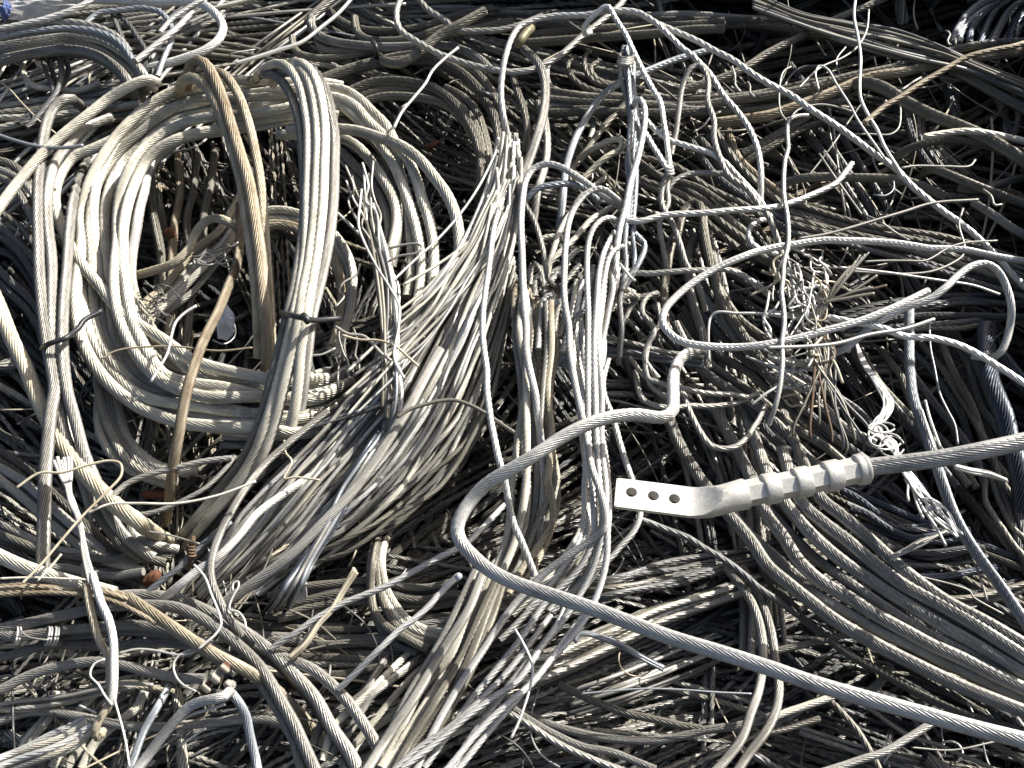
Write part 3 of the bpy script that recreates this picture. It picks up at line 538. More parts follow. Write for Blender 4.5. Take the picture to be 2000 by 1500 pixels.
lugc = coil_thing('terminated_cable', 'grey cable end with a crimped aluminium terminal lug that has three holes', 'cable', 1690, 914, 17)
part_rope(lugc, '1660,921,17.5 1687,914,17.5 1767,904,18 1847,893,18.5 1927,878,19 2000,862,19 2080,845,19', 35, 18, 'alu', 'cable', nl=20, vp=2, groove=0.2, lay=9)
def lug(parent):
    # centre line: the pad runs level, bends, then the crimped barrel rises to the cable
    ctrl = np.array([[1203, 961], [1250, 967], [1300, 973], [1345, 979], [1375, 981], [1405, 977], [1440, 968], [1500, 955], [1560, 943], [1620, 930], [1692, 914]], float)
    C = smooth_path(np.column_stack([ctrl, np.full(len(ctrl), 17.5)]), 1.0)
    Wc, mpp = place(C[:, 0], C[:, 1], C[:, 2]); px = float(np.median(mpp)); R = 29.0 * px
    sl = np.concatenate([[0], np.cumsum(np.linalg.norm(np.diff(Wc, axis=0), axis=1))]) / px      # length along, in photo pixels
    def at(u): return np.array([np.interp(u, sl, Wc[:, k]) for k in range(3)])
    v = CAM - at(240); v /= np.linalg.norm(v)
    tilt = math.radians(33)
    def frame(u):
        ex = at(u + 12) - at(u - 12) if 12 < u < sl[-1] - 12 else (at(30) - at(0) if u <= 12 else at(sl[-1]) - at(sl[-1] - 30))
        ex = ex / np.linalg.norm(ex); ez = v - ex * (v @ ex); ez /= np.linalg.norm(ez); ey = np.cross(ez, ex)
        ez2 = ez * math.cos(tilt) + ey * math.sin(tilt); return ex, np.cross(ez2, ex), ez2
    m = 60; th = np.arange(m) / m * 2 * math.pi
    def section(kind, k):
        r = np.full(m, R * k)
        if kind == 'hex':
            a = (th + math.radians(24)) % (math.pi / 3) - math.pi / 6
            r = np.minimum(R * 0.985, R * 0.79 / np.cos(a))
        y = r * np.cos(th); z = r * np.sin(th)
        if kind == 'pad' or isinstance(kind, float):
            f = 1.0 if kind == 'pad' else kind
            lim = R * (0.02 * f + 1.0 * (1 - f)); y = y * (1 + 0.14 * f); z = np.minimum(z, lim) * k
        return y, z
    e = sl[-1]
    secs = [(-1, 'pad', 0.93), (2, 'pad', 0.98), (6, 'pad', 1.0), (60, 'pad', 1), (110, 'pad', 1), (143, 'pad', 1)]
    for i in range(1, 10):
        t = i / 10; secs.append((143 + 62 * t, float(1 - t ** 1.7), 1))
    secs += [(207, 'round', 1.0), (222, 'round', 1.0)]
    o = e - 489
    for a, b in [(238, 274), (304, 338), (368, 401), (432, 467)]:
        a += o; b += o
        secs += [(a - 3, 'round', 1.06), (a - 0.5, 'round', 1.03), (a + 1, 'hex', 1), (a + 9, 'hex', 1), (b - 9, 'hex', 1), (b - 1, 'hex', 1), (b + 0.5, 'round', 1.04), (b + 3, 'round', 1.07), (b + 12, 'round', 1.07)]
    secs += [(e - 9, 'round', 1.09), (e - 3, 'round', 1.11), (e, 'round', 0.98), (e + 0.4, 'round', 0.7)]
    V = []
    for u, kd, k in secs:
        y, z = section(kd, k); ex, ey2, ez2 = frame(u)
        p = at(u) + ex * min(u, 0) * px
        V.append(p[None] + ey2[None] * y[:, None] + ez2[None] * z[:, None])
    V = np.vstack(V); n = len(secs)
    i = np.arange(n - 1)[:, None] * m; j = np.arange(m)[None]; j2 = (j + 1) % m
    F = np.stack([i + j, i + j2, i + m + j2, i + m + j], -1).reshape(-1, 4)
    o0 = Wc[0]; W = Wc
    me = mesh_from('terminal_lug', V - o0, F, np.full(len(V), 0.3), caps=(np.arange(m)[::-1], np.arange(m) + (n - 1) * m))
    me.materials.append(MATS['lug_metal'])
    ob = bpy.data.objects.new('terminal_lug', me); ob.location = Vector(o0); COL.objects.link(ob)
    bm = bmesh.new(); bm.from_mesh(me); bmesh.ops.recalc_face_normals(bm, faces=bm.faces); bm.to_mesh(me); bm.free()
    cuts = []
    for u, dy in [(30, 4), (73, 2), (114, 1)]:
        ex, ey2, ez2 = frame(u)
        bm = bmesh.new(); bmesh.ops.create_cone(bm, segments=28, radius1=11 * px, radius2=11 * px, depth=R * 4, cap_ends=True)
        cm = bpy.data.meshes.new('cut'); bm.to_mesh(cm); bm.free()
        c = bpy.data.objects.new('cut', cm); COL.objects.link(c)
        M = Matrix((ex, ey2, ez2)).transposed().to_4x4(); M.translation = Vector(at(u) + ey2 * dy * px)
        c.matrix_world = M; cuts.append(c)
        md = ob.modifiers.new('hole', 'BOOLEAN'); md.object = c; md.operation = 'DIFFERENCE'; md.solver = 'EXACT'
    bpy.context.view_layer.update()
    dg = bpy.context.evaluated_depsgraph_get()
    nm = bpy.data.meshes.new_from_object(ob.evaluated_get(dg)); ob.modifiers.clear(); ob.data = nm; nm.name = 'terminal_lug'
    for c in cuts: bpy.data.objects.remove(c)
    bm = bmesh.new(); bm.from_mesh(nm)
    bmesh.ops.remove_doubles(bm, verts=bm.verts, dist=1e-6)
    for f in bm.faces: f.smooth = True
    for e in bm.edges:
        if len(e.link_faces) == 2 and e.calc_face_angle(0) > math.radians(28): e.smooth = False
    bm.to_mesh(nm); bm.free()
    ob.parent = parent; ob.location = Vector(o0) - Vector(parent.location)
    ob['label'] = 'crimped aluminium lug with a flat pad and three holes'
    return ob
lug(lugc)

# ================================================================== heavy parallel cables, lower right
for t, m, h, l in [
    ('1290,760,-9 1318,850,-6 1360,925,-4 1420,1000,-2.5 1467,1055,-2 1500,1105,-1.5 1540,1140 1580,1172 1633,1212 1687,1244 1740,1273 1793,1300 1847,1327 1900,1351 2000,1390 2060,1412,-1', 'grey', 0, 'lowest of the heavy parallel cables that pass under the lug'),
    ('1385,740,-9 1400,800,-7 1440,880,-5 1475,955,-3.5 1500,1010,-2.5 1527,1045,-2 1561,1095,-1.5 1607,1137 1660,1167 1713,1201 1767,1231 1820,1260 1873,1284 1927,1311 2000,1345 2060,1372,-1', 'grey', 0, 'second lowest of the heavy parallel cables under the lug'),
    ('1440,760,-9 1470,850,-6.5 1505,940,-4.5 1535,985,-3.5 1580,1039,-2.5 1633,1087,-2 1700,1134 1767,1178 1833,1218 1900,1255 2000,1313 2060,1345,-1.5', 'grey', 0, 'middle one of the heavy parallel cables under the lug'),
    ('1495,780,-8 1520,850,-6.5 1564,980,-3.5 1607,1020,-2.5 1660,1060,-1.5 1713,1105,-1 1767,1145 1833,1180 1900,1217 2000,1281 2060,1318,-0.5', 'grey', 0, 'second highest of the heavy parallel cables under the lug'),
    ('1520,780,-8 1545,850,-6.5 1575,920,-4.5 1601,972,-3 1647,1009,-2 1700,1055,-1.4 1753,1105,-1 1800,1143 1847,1175 1927,1217 2000,1260 2060,1295,-0.5', 'grey', 0, 'uppermost of the heavy parallel cables under the lug'),
    ('1400,960,-6 1450,1030,-5 1520,1095,-4.6 1560,1130,-4.4 1600,1165,-2.4 1660,1200 1720,1235 1780,1262 1840,1294 1900,1322 2000,1367 2060,1392,-2.4', 'grey', 0, 'dull cable sunk between the two lowest heavy parallel cables'),
    ('1470,960,-6.5 1530,1025,-5.2 1590,1085,-4.6 1650,1130,-2.4 1720,1180 1790,1225 1860,1260 1930,1292 2000,1328 2060,1360,-2.4', 'grey', 0, 'dull cable sunk between the second and the middle heavy cable'),
    ('1530,940,-6.5 1590,1015,-5.2 1640,1060,-4.6 1700,1105,-2.4 1770,1158 1840,1198 1920,1238 2000,1296 2060,1330,-2.4', 'grey', 0, 'dull cable sunk between the middle and second highest heavy cable')]:
    cable(t, 23 if l.startswith('dull') else 27, -1, m, l.replace('dull cable sunk', 'slimmer cable sunk'), lay=8)
cable('1470,1060,-8 1500,1130,-6 1540,1172,-5 1567,1207,-4.6 1607,1239 1660,1279 1713,1308 1767,1340 1820,1367 1900,1399 1980,1423 2060,1450,-4', 17, -5, 'dull', 'thinner olive cable below the heavy parallel ones')
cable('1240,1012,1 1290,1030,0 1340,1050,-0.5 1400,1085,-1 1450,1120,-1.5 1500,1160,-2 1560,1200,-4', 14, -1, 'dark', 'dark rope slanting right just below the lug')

# ================================================================== right: loops and bright ropes
cable('1812,567,8 1740,602,8.5 1660,634,8.5 1580,655,8.5 1500,673,8.5 1427,679,8.5 1373,677,9 1333,669,9 1307,653,9 1294,631,9 1299,608,9 1320,581,9 1360,546,9 1400,522,9 1453,501,9 1500,487,8.5 1553,477,8 1607,470,7.5 1673,469,7 1740,474,6 1820,482,5 1900,493,4 1953,503,3 2010,513,2', 15, 8, 'white', 'pale rope bent in a wide sideways U on the right')
cable('1560,650,0 1593,677,2 1620,690,4 1647,685,5 1673,666,6 1700,645,7 1727,626,8 1767,600,9 1817,583,9.5 1847,562,10 1873,537,10 1900,520,10 1927,517,9.5 1948,530,9 1964,557,8 1975,597,7 1972,637,5 1964,671,4 1951,693,3 1927,698,1 1900,695,0', 15, 8, 'white', 'pale rope with a rounded hump at the far right')
cable('1500,613,4 1540,618,5 1593,617,6 1647,626,7 1713,639,7.5 1767,658,7.5 1820,661,7.5 1873,677,7 1927,703,6.5 1967,727,6 2020,762,5', 14, 7, 'white', 'pale rope running down to the right edge below the hump')
wire('1500,679 1567,677 1633,671 1700,653 1767,642 1825,623', 7, 9.4, 'white', 'thin straight rod end pointing right under the sideways U')
wire('1640,522 1687,527 1740,533 1793,541 1847,549 1900,557 1953,575', 5, 5, 'white', 'thin bright wire running level behind the hump')
wire('1689,511 1727,509 1767,509 1807,509 1825,501 1847,487 1880,475 1948,470', 4, 5, 'grey', 'hair-thin wire stepping up to the right beside the sideways U')
wire('1665,530 1713,533 1767,535 1820,530 1860,514 1881,498 1884,482 1873,439 1881,407', 5, 4, 'grey', 'thin wire turning sharply upward at the right')
wire('1560,466 1610,458 1660,445 1713,429 1767,413 1820,397 1911,390', 6, 6, 'grey', 'thin straight rod rising to the right above the sideways U')
wire('1815,625 1817,677 1825,717 1836,770 1850,800 1865,830 1871,868', 5, 3, 'blue', 'thin bluish wire hanging down right of the upright blue-grey cable')
cable('1205,446,6 1225,436,7.5 1248,434,8 1293,421,8 1347,415,8 1400,413,8 1480,407,7.5 1520,400,7 1560,388,6.5 1612,368,6 1633,357,6 1649,339,6 1665,317,5.5', 13, 8, 'white', 'pale rope stretched level from the white arches, kinking up at its end')
cable('1575,226,5 1555,228,6.5 1541,235,7 1537,256,7 1537,293,7.2 1532,347,7.6 1533,400,8 1537,423,8.2 1540,480,8.8 1530,520,9 1528,570,9 1533,610,9 1531,680,9.2 1522,740,9 1513,790,8 1500,830,6', 10, 8, 'white', 'thin white rope hanging straight down right of centre')
cable('1775,598,4 1775,663,4 1777,717,4.5 1783,770,5 1793,805,5.5 1812,855,6 1836,927,7 1860,993,6.5 1887,1047,6 1921,1100,5 1953,1144,4 2000,1212,3 2040,1270,2', 22, 5, 'blue', 'blue-grey cable standing upright and slanting to the right edge behind the lug cable')
cable('1925,640,-3 1928,700,-1 1934,745,0 1948,780,0.5 1962,815,0.5 1970,852,0 1985,900,0 1993,945,-1 1998,1000,-3', 38, 0, 'navy', 'fat dark blue-black cable at the right edge above the lug cable', lay=6)
cable('1950,690,-4 1990,740,-3 2040,790,-3', 30, -3, 'navy', 'fat dark cable leaving at the right edge')
for t, l in [('1925,940,-3 1924,975 1940,1007 1967,1047 2010,1095,-4', 'grey rope at the right edge below the lug cable, leftmost of three'), ('1935,935,-3 1950,980 1975,1025 2010,1060,-4', 'grey rope at the right edge below the lug cable, middle of three'), ('1955,930,-3 1975,965 2010,1000,-4', 'grey rope at the right edge below the lug cable, rightmost of three')]:
    cable(t, 12, -3, 'dull', l)
# hooked arches in the right middle
ra = coil_thing('cable_coil', 'grey cables in narrow upright arches right of the white hank, sweeping down', 'cable coil', 1380, 500, 0)
for t, h in [('1318,470,-3 1325,440 1333,415 1347,397 1362,397 1371,415 1375,450 1382,490 1395,540 1410,590 1440,640 1475,690 1510,730,-1 1560,780,-4', 2), ('1340,520,-5 1350,480 1362,460 1375,458 1388,475 1394,510 1402,570 1420,630 1455,680 1500,720,-2', 1), ('1370,470,-4 1392,455 1420,452 1450,475 1480,500 1520,520,-6', -1), ('1300,640,-5 1297,580 1302,530 1310,480 1325,440', -1), ('1345,560,-3 1360,610 1375,660 1385,720,-5', 0), ('1400,560,-6 1440,620 1490,660 1540,690,-7', -3)]:
    part_rope(ra, t, 19, h, ['grey', 'dull'], 'turn')
cable('1505,430,2 1492,428,3.5 1475,435,4.5 1464,447,5 1463,462,5 1472,478,5 1495,488,4.5 1530,500,3', 12, 4, 'white', 'short white rope with a small round crook right of the upright arches')
wire('1385,705,5 1384,640,6 1388,620,6 1400,610,6.5 1440,612,6.5 1470,612,6.5 1530,615,6', 6, 6, 'white', 'bent bright wire framing the dark hollow under the sideways U')
cable('1288,740,4 1270,720,4.5 1258,700,5 1265,670,5.5 1276,650,6 1272,630,6 1258,615,6 1258,595,6 1268,580,5.5 1285,573,5', 12, 5, 'grey', 'twisted grey rope with a wavy kink beside the white hank')
cable('1285,600,3 1290,630,4 1275,650,5 1262,690,5 1262,730,4.5 1275,760,3.5 1310,780,3', 11, 5, 'grey', 'second wavy rope twined with the kinked one')
cable('1230,700,2 1260,735,4 1300,752,4.4 1340,760,4.5 1400,770,4 1460,775,3', 11, 4, 'grey', 'grey rope running level into the dark tangle above the lug')
cable('1240,725,2 1255,775,4 1285,790,4.5 1330,795,4 1400,790,3 1480,770,2', 12, 4, 'grey', 'grey rope sagging above the bend of the big loop')
cable('1325,745,2 1345,800,4 1370,845,4.6 1395,872,5 1425,875,5 1455,860,4.8 1480,830,4 1495,790,2', 12, 5, 'grey', 'grey rope hanging in a V above the lug')
cable('1230,590,3 1215,640,3 1230,600 1250,580,4 1285,575,4', 11, 4, 'grey', 'short grey rope turning behind the white hank')
bundle('1180,650,-2 1230,660 1300,680 1380,690', '1180,700,-2 1240,705 1300,710 1380,720', 4, 12, -2, ['dark', 'grey', 'blue'], 'dark ropes lying level in the hollow right of the white hank')

# ---- frayed tufts on the right
tf = coil_thing('frayed_cable', 'brown rusty frayed tuft of stiff wires right of centre', 'frayed cable', 1595, 620, 5)
for e in [(1697, 493), (1690, 497), (1684, 503), (1680, 498), (1713, 538), (1732, 557), (1705, 562), (1708, 573), (1700, 560), (1660, 520), (1672, 510), (1655, 535)]:
    P = np.array([[1590 + random.uniform(-14, 14), 690 + random.uniform(-10, 20), 3], [1594 + random.uniform(-8, 8), 640, 6], [1606 + random.uniform(-6, 8), 598, 7.5], [(1606 + e[0]) / 2 + random.uniform(-5, 5), (598 + e[1]) / 2 + random.uniform(-5, 5), 8.5], [e[0], e[1], 9]])
    rope('wire', smooth_path(P, 5), random.uniform(4.5, 6.5), pick(['rusty', 'dull', 'dark', 'dull']), tf)
for e in [(1583, 857), (1590, 790), (1612, 800), (1647, 880), (1650, 892), (1671, 868), (1687, 881), (1625, 865), (1548, 852), (1600, 830), (1660, 840), (1575, 800), (1636, 830), (1692, 860), (1605, 780)]:
    P = np.array([[1600 + random.uniform(-14, 14), 640 + random.uniform(-10, 20), 6], [1606 + random.uniform(-20, 24), 690, 7], [(1606 + e[0]) / 2 + random.uniform(-9, 9), (700 + e[1]) / 2 + random.uniform(-5, 5), 7], [e[0] + random.uniform(-6, 6), e[1] - 20, 6.5], [e[0], e[1], 6]])
    rope('wire', smooth_path(P, 5), random.uniform(4.5, 7), pick(['rusty', 'dull', 'dark', 'grey', 'dull']), tf)
bundle('1500,690,4 1540,702 1580,705 1620,690', '1500,715,4 1545,725 1590,718 1630,700', 4, 9, 7, ['straw', 'white', 'pale'], '', part='wire', parent=tf, spread=0.6)
wt = coil_thing('wire_tangle', 'tangle of bright untwisted wires round the hanging white rope', 'wire tangle', 1545, 540, 8)
for i in range(44):
    x = random.uniform(1500, 1610); y = random.uniform(490, 690); a = random.gauss(1.3, 0.7); l = random.uniform(40, 110)
    P = curl(x, y, x + l * math.cos(a) * 0.6, y + l * math.sin(a), random.uniform(6, 9), random.uniform(5, 8), 11, 5)
    rope('wire', smooth_path(P, 5), random.uniform(3.5, 6), pick(['white', 'alu', 'grey', 'straw']), wt)
for i in range(16):
    x = random.uniform(1490, 1600); y = random.uniform(705, 790); a = random.gauss(0.1, 0.5); l = random.uniform(30, 80)
    rope('wire', smooth_path(curl(x - l / 2, y - l / 2 * math.sin(a), x + l / 2, y + l / 2 * math.sin(a), 3, 4, 4, 4), 5), random.uniform(4, 7), pick(['white', 'grey', 'straw']), wt)
kf = coil_thing('frayed_cable', 'bright untwisted cable with looped wires, hanging behind the lug', 'frayed cable', 1720, 800, 5)
for i in range(11):
    o = lambda s: random.uniform(-s, s)
    P = np.array([[1668, 660, 1], [1688 + o(5), 710, 3], [1716 + o(8), 750, 5], [1735 + o(10), 790, 6.5], [1718 + o(13), 818, 7], [1712 + o(14), 842, 7.5], [1738 + o(14), 866, 8], [1752 + o(10), 890, 8], [1772 + o(9), 925, 7.5], [1800 + o(12), 962 + o(8), 7.5], [1830 + o(22), 1000 + o(12), 7]])
    if i < 7: P = np.vstack([P, [[1874 + o(7), 1045 + o(6), 7]]])
    rope('wire', smooth_path(P, 5), random.uniform(4, 5.5), pick(['white', 'alu', 'blue']), kf)
for c in [(1722, 835, 26, 10), (1730, 862, 30, 16), (1742, 872, 24, 20), (1716, 850, 20, 22)]:
    a = np.linspace(0.3, 6.0, 12); P = np.stack([c[0] + c[2] * np.cos(a), c[1] + c[3] * np.sin(a), 8.5 + np.sin(a)], 1)
    rope('wire', smooth_path(P, 4), 4, 'alu', kf)
for e in [((1770, 930), (1804, 1012)), ((1768, 935), (1776, 978)), ((1780, 950), (1847, 1067)), ((1790, 940), (1835, 1000)), ((1807, 782), (1834, 876)), ((1800, 800), (1828, 880))]:
    rope('wire', smooth_path(curl(*e[0], *e[1], 7, 7.5, 2, 4), 6), 5.5, 'white', kf)
bundle('1735,1085,1 1767,1069 1793,1053 1825,1046 1852,1030,2', '1740,1095,1 1770,1080 1800,1068 1835,1045 1858,1040,2', 5, 5, 2, ['white', 'grey'], 'frayed short cable end below the lug cable, bright wires', name='frayed_cable', cat='frayed cable', part='wire')
bundle('1860,905,12 1900,915 1930,920 1965,936', '1870,918,12 1900,927 1935,932 1968,940', 4, 6, 12, ['grey', 'white'], 'pointed frayed wires under the lug cable near the right edge', name='frayed_cable', cat='frayed cable', part='wire')

# ================================================================== top right, where dull finishes add to the shade
cf = coil_thing('cable_sheaf', 'flat dull ribbon of untwisted wires fanning across the top right', 'cable sheaf', 1700, 70, 1)
bundle('1470,-18 1560,22 1650,38 1740,55 1830,85 1900,118 2020,165', '1470,22 1550,48 1640,82 1720,107 1800,126 1890,142 2020,195', 14, 8, 1, ['dull', 'dull', 'dark', 'grey'], '', part='wire', parent=cf, spread=0.6)
for t, d, h, m, l in [
    ('1330,180,-1 1400,155 1453,133 1500,105 1553,77 1607,48 1660,24 1713,5 1750,-12', 16, 3.5, 'dull', 'olive cable slanting up over the ribbon of wires at the top right'),
    ('1380,205,0 1500,187 1580,171 1660,149 1740,133 1793,115 1860,100 1930,87 2020,82', 18, 4, 'dull', 'olive rope running to the right edge above the tan one'),
    ('1400,240,0 1500,225 1560,205 1640,175 1700,150 1760,140 1830,125 1900,115 2020,98', 20, 3, 'tan', 'brown thick rope running to the right edge under the olive one'),
    ('1687,240,7 1740,200,7 1793,165,7 1847,136,7 1887,115,7 1927,99,7 2020,80,6', 12, 7, 'tan', 'straight light-tan rod with a cut end at the upper right'),
    ('1670,165,0 1687,160,1 1727,171,2 1767,197,2 1820,224,2 1873,245,2 1927,269,2 1980,301,2 2030,335,1', 25, 2, 'dull', 'thick olive cable slanting down to the right edge behind the light-tan rod'),
    ('1807,264,3 1847,259,3 1900,256,3 1953,264,2.5 2020,281,2', 14, 3, 'pale', 'pale cut rope near the right edge'),
    ('1735,325,-4 1751,304,-2 1793,283,0 1847,272,0.5 1900,277,0.5 1953,291,0 2020,300,-1', 17, 0, 'dull', 'dull rope arched below the pale cut rope'),
    ('1800,345,-4 1808,333,-1.5 1825,331,0 1847,339,0.5 1887,355,0.5 1927,371,0 2020,405,-1', 18, 0, 'dull', 'dull rope end curling near the right edge'),
    ('1500,380,-5 1540,355,-3 1580,347,-2 1660,347,-2 1740,349,-2 1793,360,-2 1847,384,-2', 18, -2, 'dull', 'brownish rope lying level in the shade at the right'),
    ('1870,370,-3 1900,372,-2 1950,362,-1 2020,340,-1', 16, -1, 'dull', 'olive rope turning up at the right edge'),
    ('1860,140,-2 1887,149,-1 1940,179,-1 2020,222,-1', 22, -1, 'dull', 'olive cable at the right edge under the brown rope'),
    ('1900,395,-1 1940,420,0 1975,445,0 2020,470,-1', 17, 0, 'grey', 'spotted grey rope at the right edge above the hump'),
    ('1450,300,-4 1540,250,-3 1600,215,-3 1660,190,-3', 17, -3, 'dull', 'brown rope in the shade left of the light-tan rod'),
    ('1420,340,-5 1500,290,-4 1560,255,-4 1620,235,-5', 17, -4, 'dull', 'second brown rope in the shade left of the light-tan rod')]:
    cable(t, d, h, m, l)
bundle('1955,-14 1895,22 1862,60 1850,95', '2070,-14 2025,25 2005,62 1995,98', 9, 14, 0, ['blue', 'navy', 'navy'], 'blue-grey coil of cables in the top right corner', name='cable_coil', cat='cable coil', part='turn', spread=0.6)
bundle('1835,150,-6 1842,190 1850,240', '1870,150,-6 1872,190 1875,250', 3, 15, -6, ['dark'], 'dark upright cables in the shade below the brown rope')
bundle('1765,205,-6 1775,260 1800,310 1830,345', '1830,260,-6 1850,300 1880,330 1900,350', 4, 15, -6, ['dull', 'dark'], 'dull cables dropping behind the thick olive cable')
bundle('1935,180,-5 1950,220 1965,270', '1985,180,-5 1990,220 1995,270', 3, 14, -5, ['dull', 'grey'], 'dull upright cables at the right edge below the brown rope')
wire('1671,-6 1668,32 1676,75 1681,115 1679,160 1681,192 1695,224 1713,253 1727,285 1753,328 1764,347', 7, 7, 'white', 'long pale wire hanging down the top right')
wire('1599,176 1593,141 1601,128 1617,136 1633,163 1660,205 1676,235 1713,288 1727,309', 4.5, 7, 'white', 'thin bright wire with a small crook left of the long pale wire')
wire('1697,19 1692,61 1673,93 1647,112 1601,133 1559,173', 4.5, 6, 'grey', 'thin wire crossing the long pale wire near the top')
wire('1540,240 1525,220 1522,180 1530,140 1545,130', 4, 5, 'grey', 'thin curled wire beside the brown shaded ropes')
wire('1545,228 1560,214 1600,204 1640,210 1665,218', 4, 6, 'grey', 'thin wire in a flat arc above the hooked white rope')
wire('1663,262 1700,262 1740,262 1755,250 1759,225 1758,206', 4, 5, 'grey', 'thin wire bending up behind the light-tan rod')
wire('1705,380 1730,382 1745,370 1745,350', 4, 4, 'blue', 'thin bluish crook of wire above the straight rod')
wire('1760,328 1790,324 1850,325 1895,324 1905,312', 4.5, 4, 'grey', 'thin level wire left of the curling rope end')
for a, b in [((1847, 60), (1856, 92)), ((1866, 76), (1865, 90)), ((1760, 176), (1790, 150)), ((1718, 210), (1728, 190)), ((1920, 370), (1950, 404)), ((1690, 420), (1780, 470)), ((1600, 300), (1690, 420)), ((1430, 130), (1445, 180)), ((1460, 160), (1475, 185)), ((1355, 258), (1410, 215))]:
    wire(smooth_path(curl(*a, *b, 5, 5, 4, 4), 6), 4.5, 5, 'grey', 'short stray wire poking out on the shaded right side', group='stray wires on the shaded right side')

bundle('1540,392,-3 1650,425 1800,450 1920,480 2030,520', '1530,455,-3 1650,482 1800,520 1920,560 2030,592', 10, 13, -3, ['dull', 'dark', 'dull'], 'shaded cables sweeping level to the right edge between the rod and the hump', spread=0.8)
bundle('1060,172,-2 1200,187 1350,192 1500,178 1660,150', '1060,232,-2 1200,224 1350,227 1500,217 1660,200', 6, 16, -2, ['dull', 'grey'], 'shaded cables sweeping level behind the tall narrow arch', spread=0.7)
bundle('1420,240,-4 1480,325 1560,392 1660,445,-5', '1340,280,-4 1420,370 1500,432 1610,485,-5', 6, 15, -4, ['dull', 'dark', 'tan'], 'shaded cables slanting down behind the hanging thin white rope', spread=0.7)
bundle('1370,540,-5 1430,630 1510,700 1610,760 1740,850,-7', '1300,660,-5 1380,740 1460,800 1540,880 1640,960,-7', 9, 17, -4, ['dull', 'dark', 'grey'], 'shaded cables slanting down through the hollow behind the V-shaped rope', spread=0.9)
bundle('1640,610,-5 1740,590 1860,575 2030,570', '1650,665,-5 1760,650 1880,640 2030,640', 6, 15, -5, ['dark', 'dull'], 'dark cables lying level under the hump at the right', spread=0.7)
bundle('1250,300,-3 1340,330 1420,380 1500,430', '1220,360,-3 1300,390 1380,440 1450,490', 5, 14, -3, ['dull', 'grey'], 'shaded cables slanting down behind the small knot', spread=0.7)

# ================================================================== lower left
cable('-20,1078 0,1088 40,1106 93,1124 147,1140 190,1150 225,1160', 28, 6, 'pale', 'pale thick cable entering at the left edge, lower left')
bundle('-20,1142 80,1140 160,1143 213,1150 267,1172 330,1212', '-20,1165 80,1158 160,1162 213,1172 260,1192 320,1228', 4, 11, 7, ['straw', 'tan', 'pale'], 'straw flat strip of wires lying across the lower left', name='wire_strip', cat='wire bundle', part='wire')
cable('250,1166,6 267,1178,7 307,1205,7.5 347,1231,7.5 387,1257,7.5 427,1281,7.5 467,1302,6.5 500,1322,4.5 540,1350,2 590,1400,-2 640,1460,-5', 24, 7, 'straw', 'straw-grey cable slanting down over the grey arcs, lower left')
bundle('-20,868 53,915 107,960 187,1040 253,1105,-3', '-20,925 50,975 100,1025 200,1095 290,1118,-3', 6, 17, 0, ['grey', 'grey', 'pale', 'dull'], 'pale-grey cables slanting down at the left edge')
bundle('187,995,1 213,1050 253,1085 320,1102,-3', '250,1005,1 275,1045 312,1066 350,1070,-3', 4, 20, 0, ['dull', 'grey'], 'dull cables bending under the straw cable end')
bundle('-20,1015 80,1055 180,1078 270,1090', '-20,1098 100,1122 200,1128 290,1122', 5, 16, -2, ['grey', 'dull'], 'dull cables lying level at the left edge above the straw strip')
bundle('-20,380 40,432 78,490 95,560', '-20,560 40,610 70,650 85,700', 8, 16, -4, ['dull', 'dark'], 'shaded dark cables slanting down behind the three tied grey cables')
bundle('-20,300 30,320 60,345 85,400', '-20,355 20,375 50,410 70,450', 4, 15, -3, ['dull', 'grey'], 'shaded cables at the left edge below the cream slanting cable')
for t, d, h, m, l in [
    ('-20,1233 0,1228 67,1215 133,1201 213,1185 293,1183 347,1188 400,1212 453,1249 500,1292 527,1329 553,1375 575,1415 593,1455 618,1510', 23, 4.5, 'grey', 'grey cable arcing from the left edge down to the bottom, outer arc'),
    ('200,1172,2 248,1164 293,1164 347,1172 400,1193 453,1220 500,1249 540,1281 580,1321 620,1367 649,1420 687,1475 705,1515', 25, 5, 'grey', 'uppermost grey arc in the lower left, thick and bending to the bottom'),
    ('90,1236 117,1231 187,1225 240,1220 293,1223 347,1236 400,1257 453,1287 505,1330 545,1390 575,1450 590,1510', 20, 3.6, 'grey', 'grey cable in the middle of the lower left arcs'),
    ('85,1252 112,1247 187,1239 240,1233 307,1239 360,1255 410,1280 460,1315,1', 19, 3, 'grey', 'grey cable under the middle arc, lower left'),
    ('80,1262 107,1258 213,1262 267,1257 333,1257 387,1265 440,1290,1', 19, 2.6, 'grey', 'grey cable lowest of the bound lower left arcs'),
    ('-20,1355 0,1348 53,1321 107,1303 173,1292 227,1297 293,1313 347,1324 400,1325', 20, 4, 'grey', 'grey cable running into the clamp from the left'),
    ('-20,1412 0,1407 53,1391 107,1391 160,1401 227,1415 293,1420 373,1415 500,1404 560,1410,0', 18, 3, 'grey', 'grey cable waving level near the bottom left'),
    ('500,1262,2 553,1285 607,1305 647,1335 681,1372 708,1412 732,1452 760,1510', 23, 5.5, 'grey', 'right outermost of the thick arcs dropping to the bottom edge'),
    ('500,1270,1 548,1298 580,1330 612,1370 639,1410 665,1445 700,1510', 26, 3.4, 'dull', 'dull thick arc between the two outer ones at the bottom'),
    ('-20,1260 40,1235 100,1215 160,1195 205,1178', 17, 2.5, 'grey', 'grey cable rising from the left edge to the straw strip'),
    ('-20,1290 20,1280 70,1265 120,1255,2', 18, 2, 'grey', 'short grey cable at the left edge beside the wire wraps'),
    ('-20,1245 0,1238 30,1244 70,1240 95,1236', 22, 4.4, 'grey', 'grey cable end wrapped with thin bright wire at the left')]:
    cable(t, d, h, m, l)
ww = coil_thing('wire_wrap', 'thin bright binding wire wound round the cable ends at the left', 'wire', 60, 1240, 6)
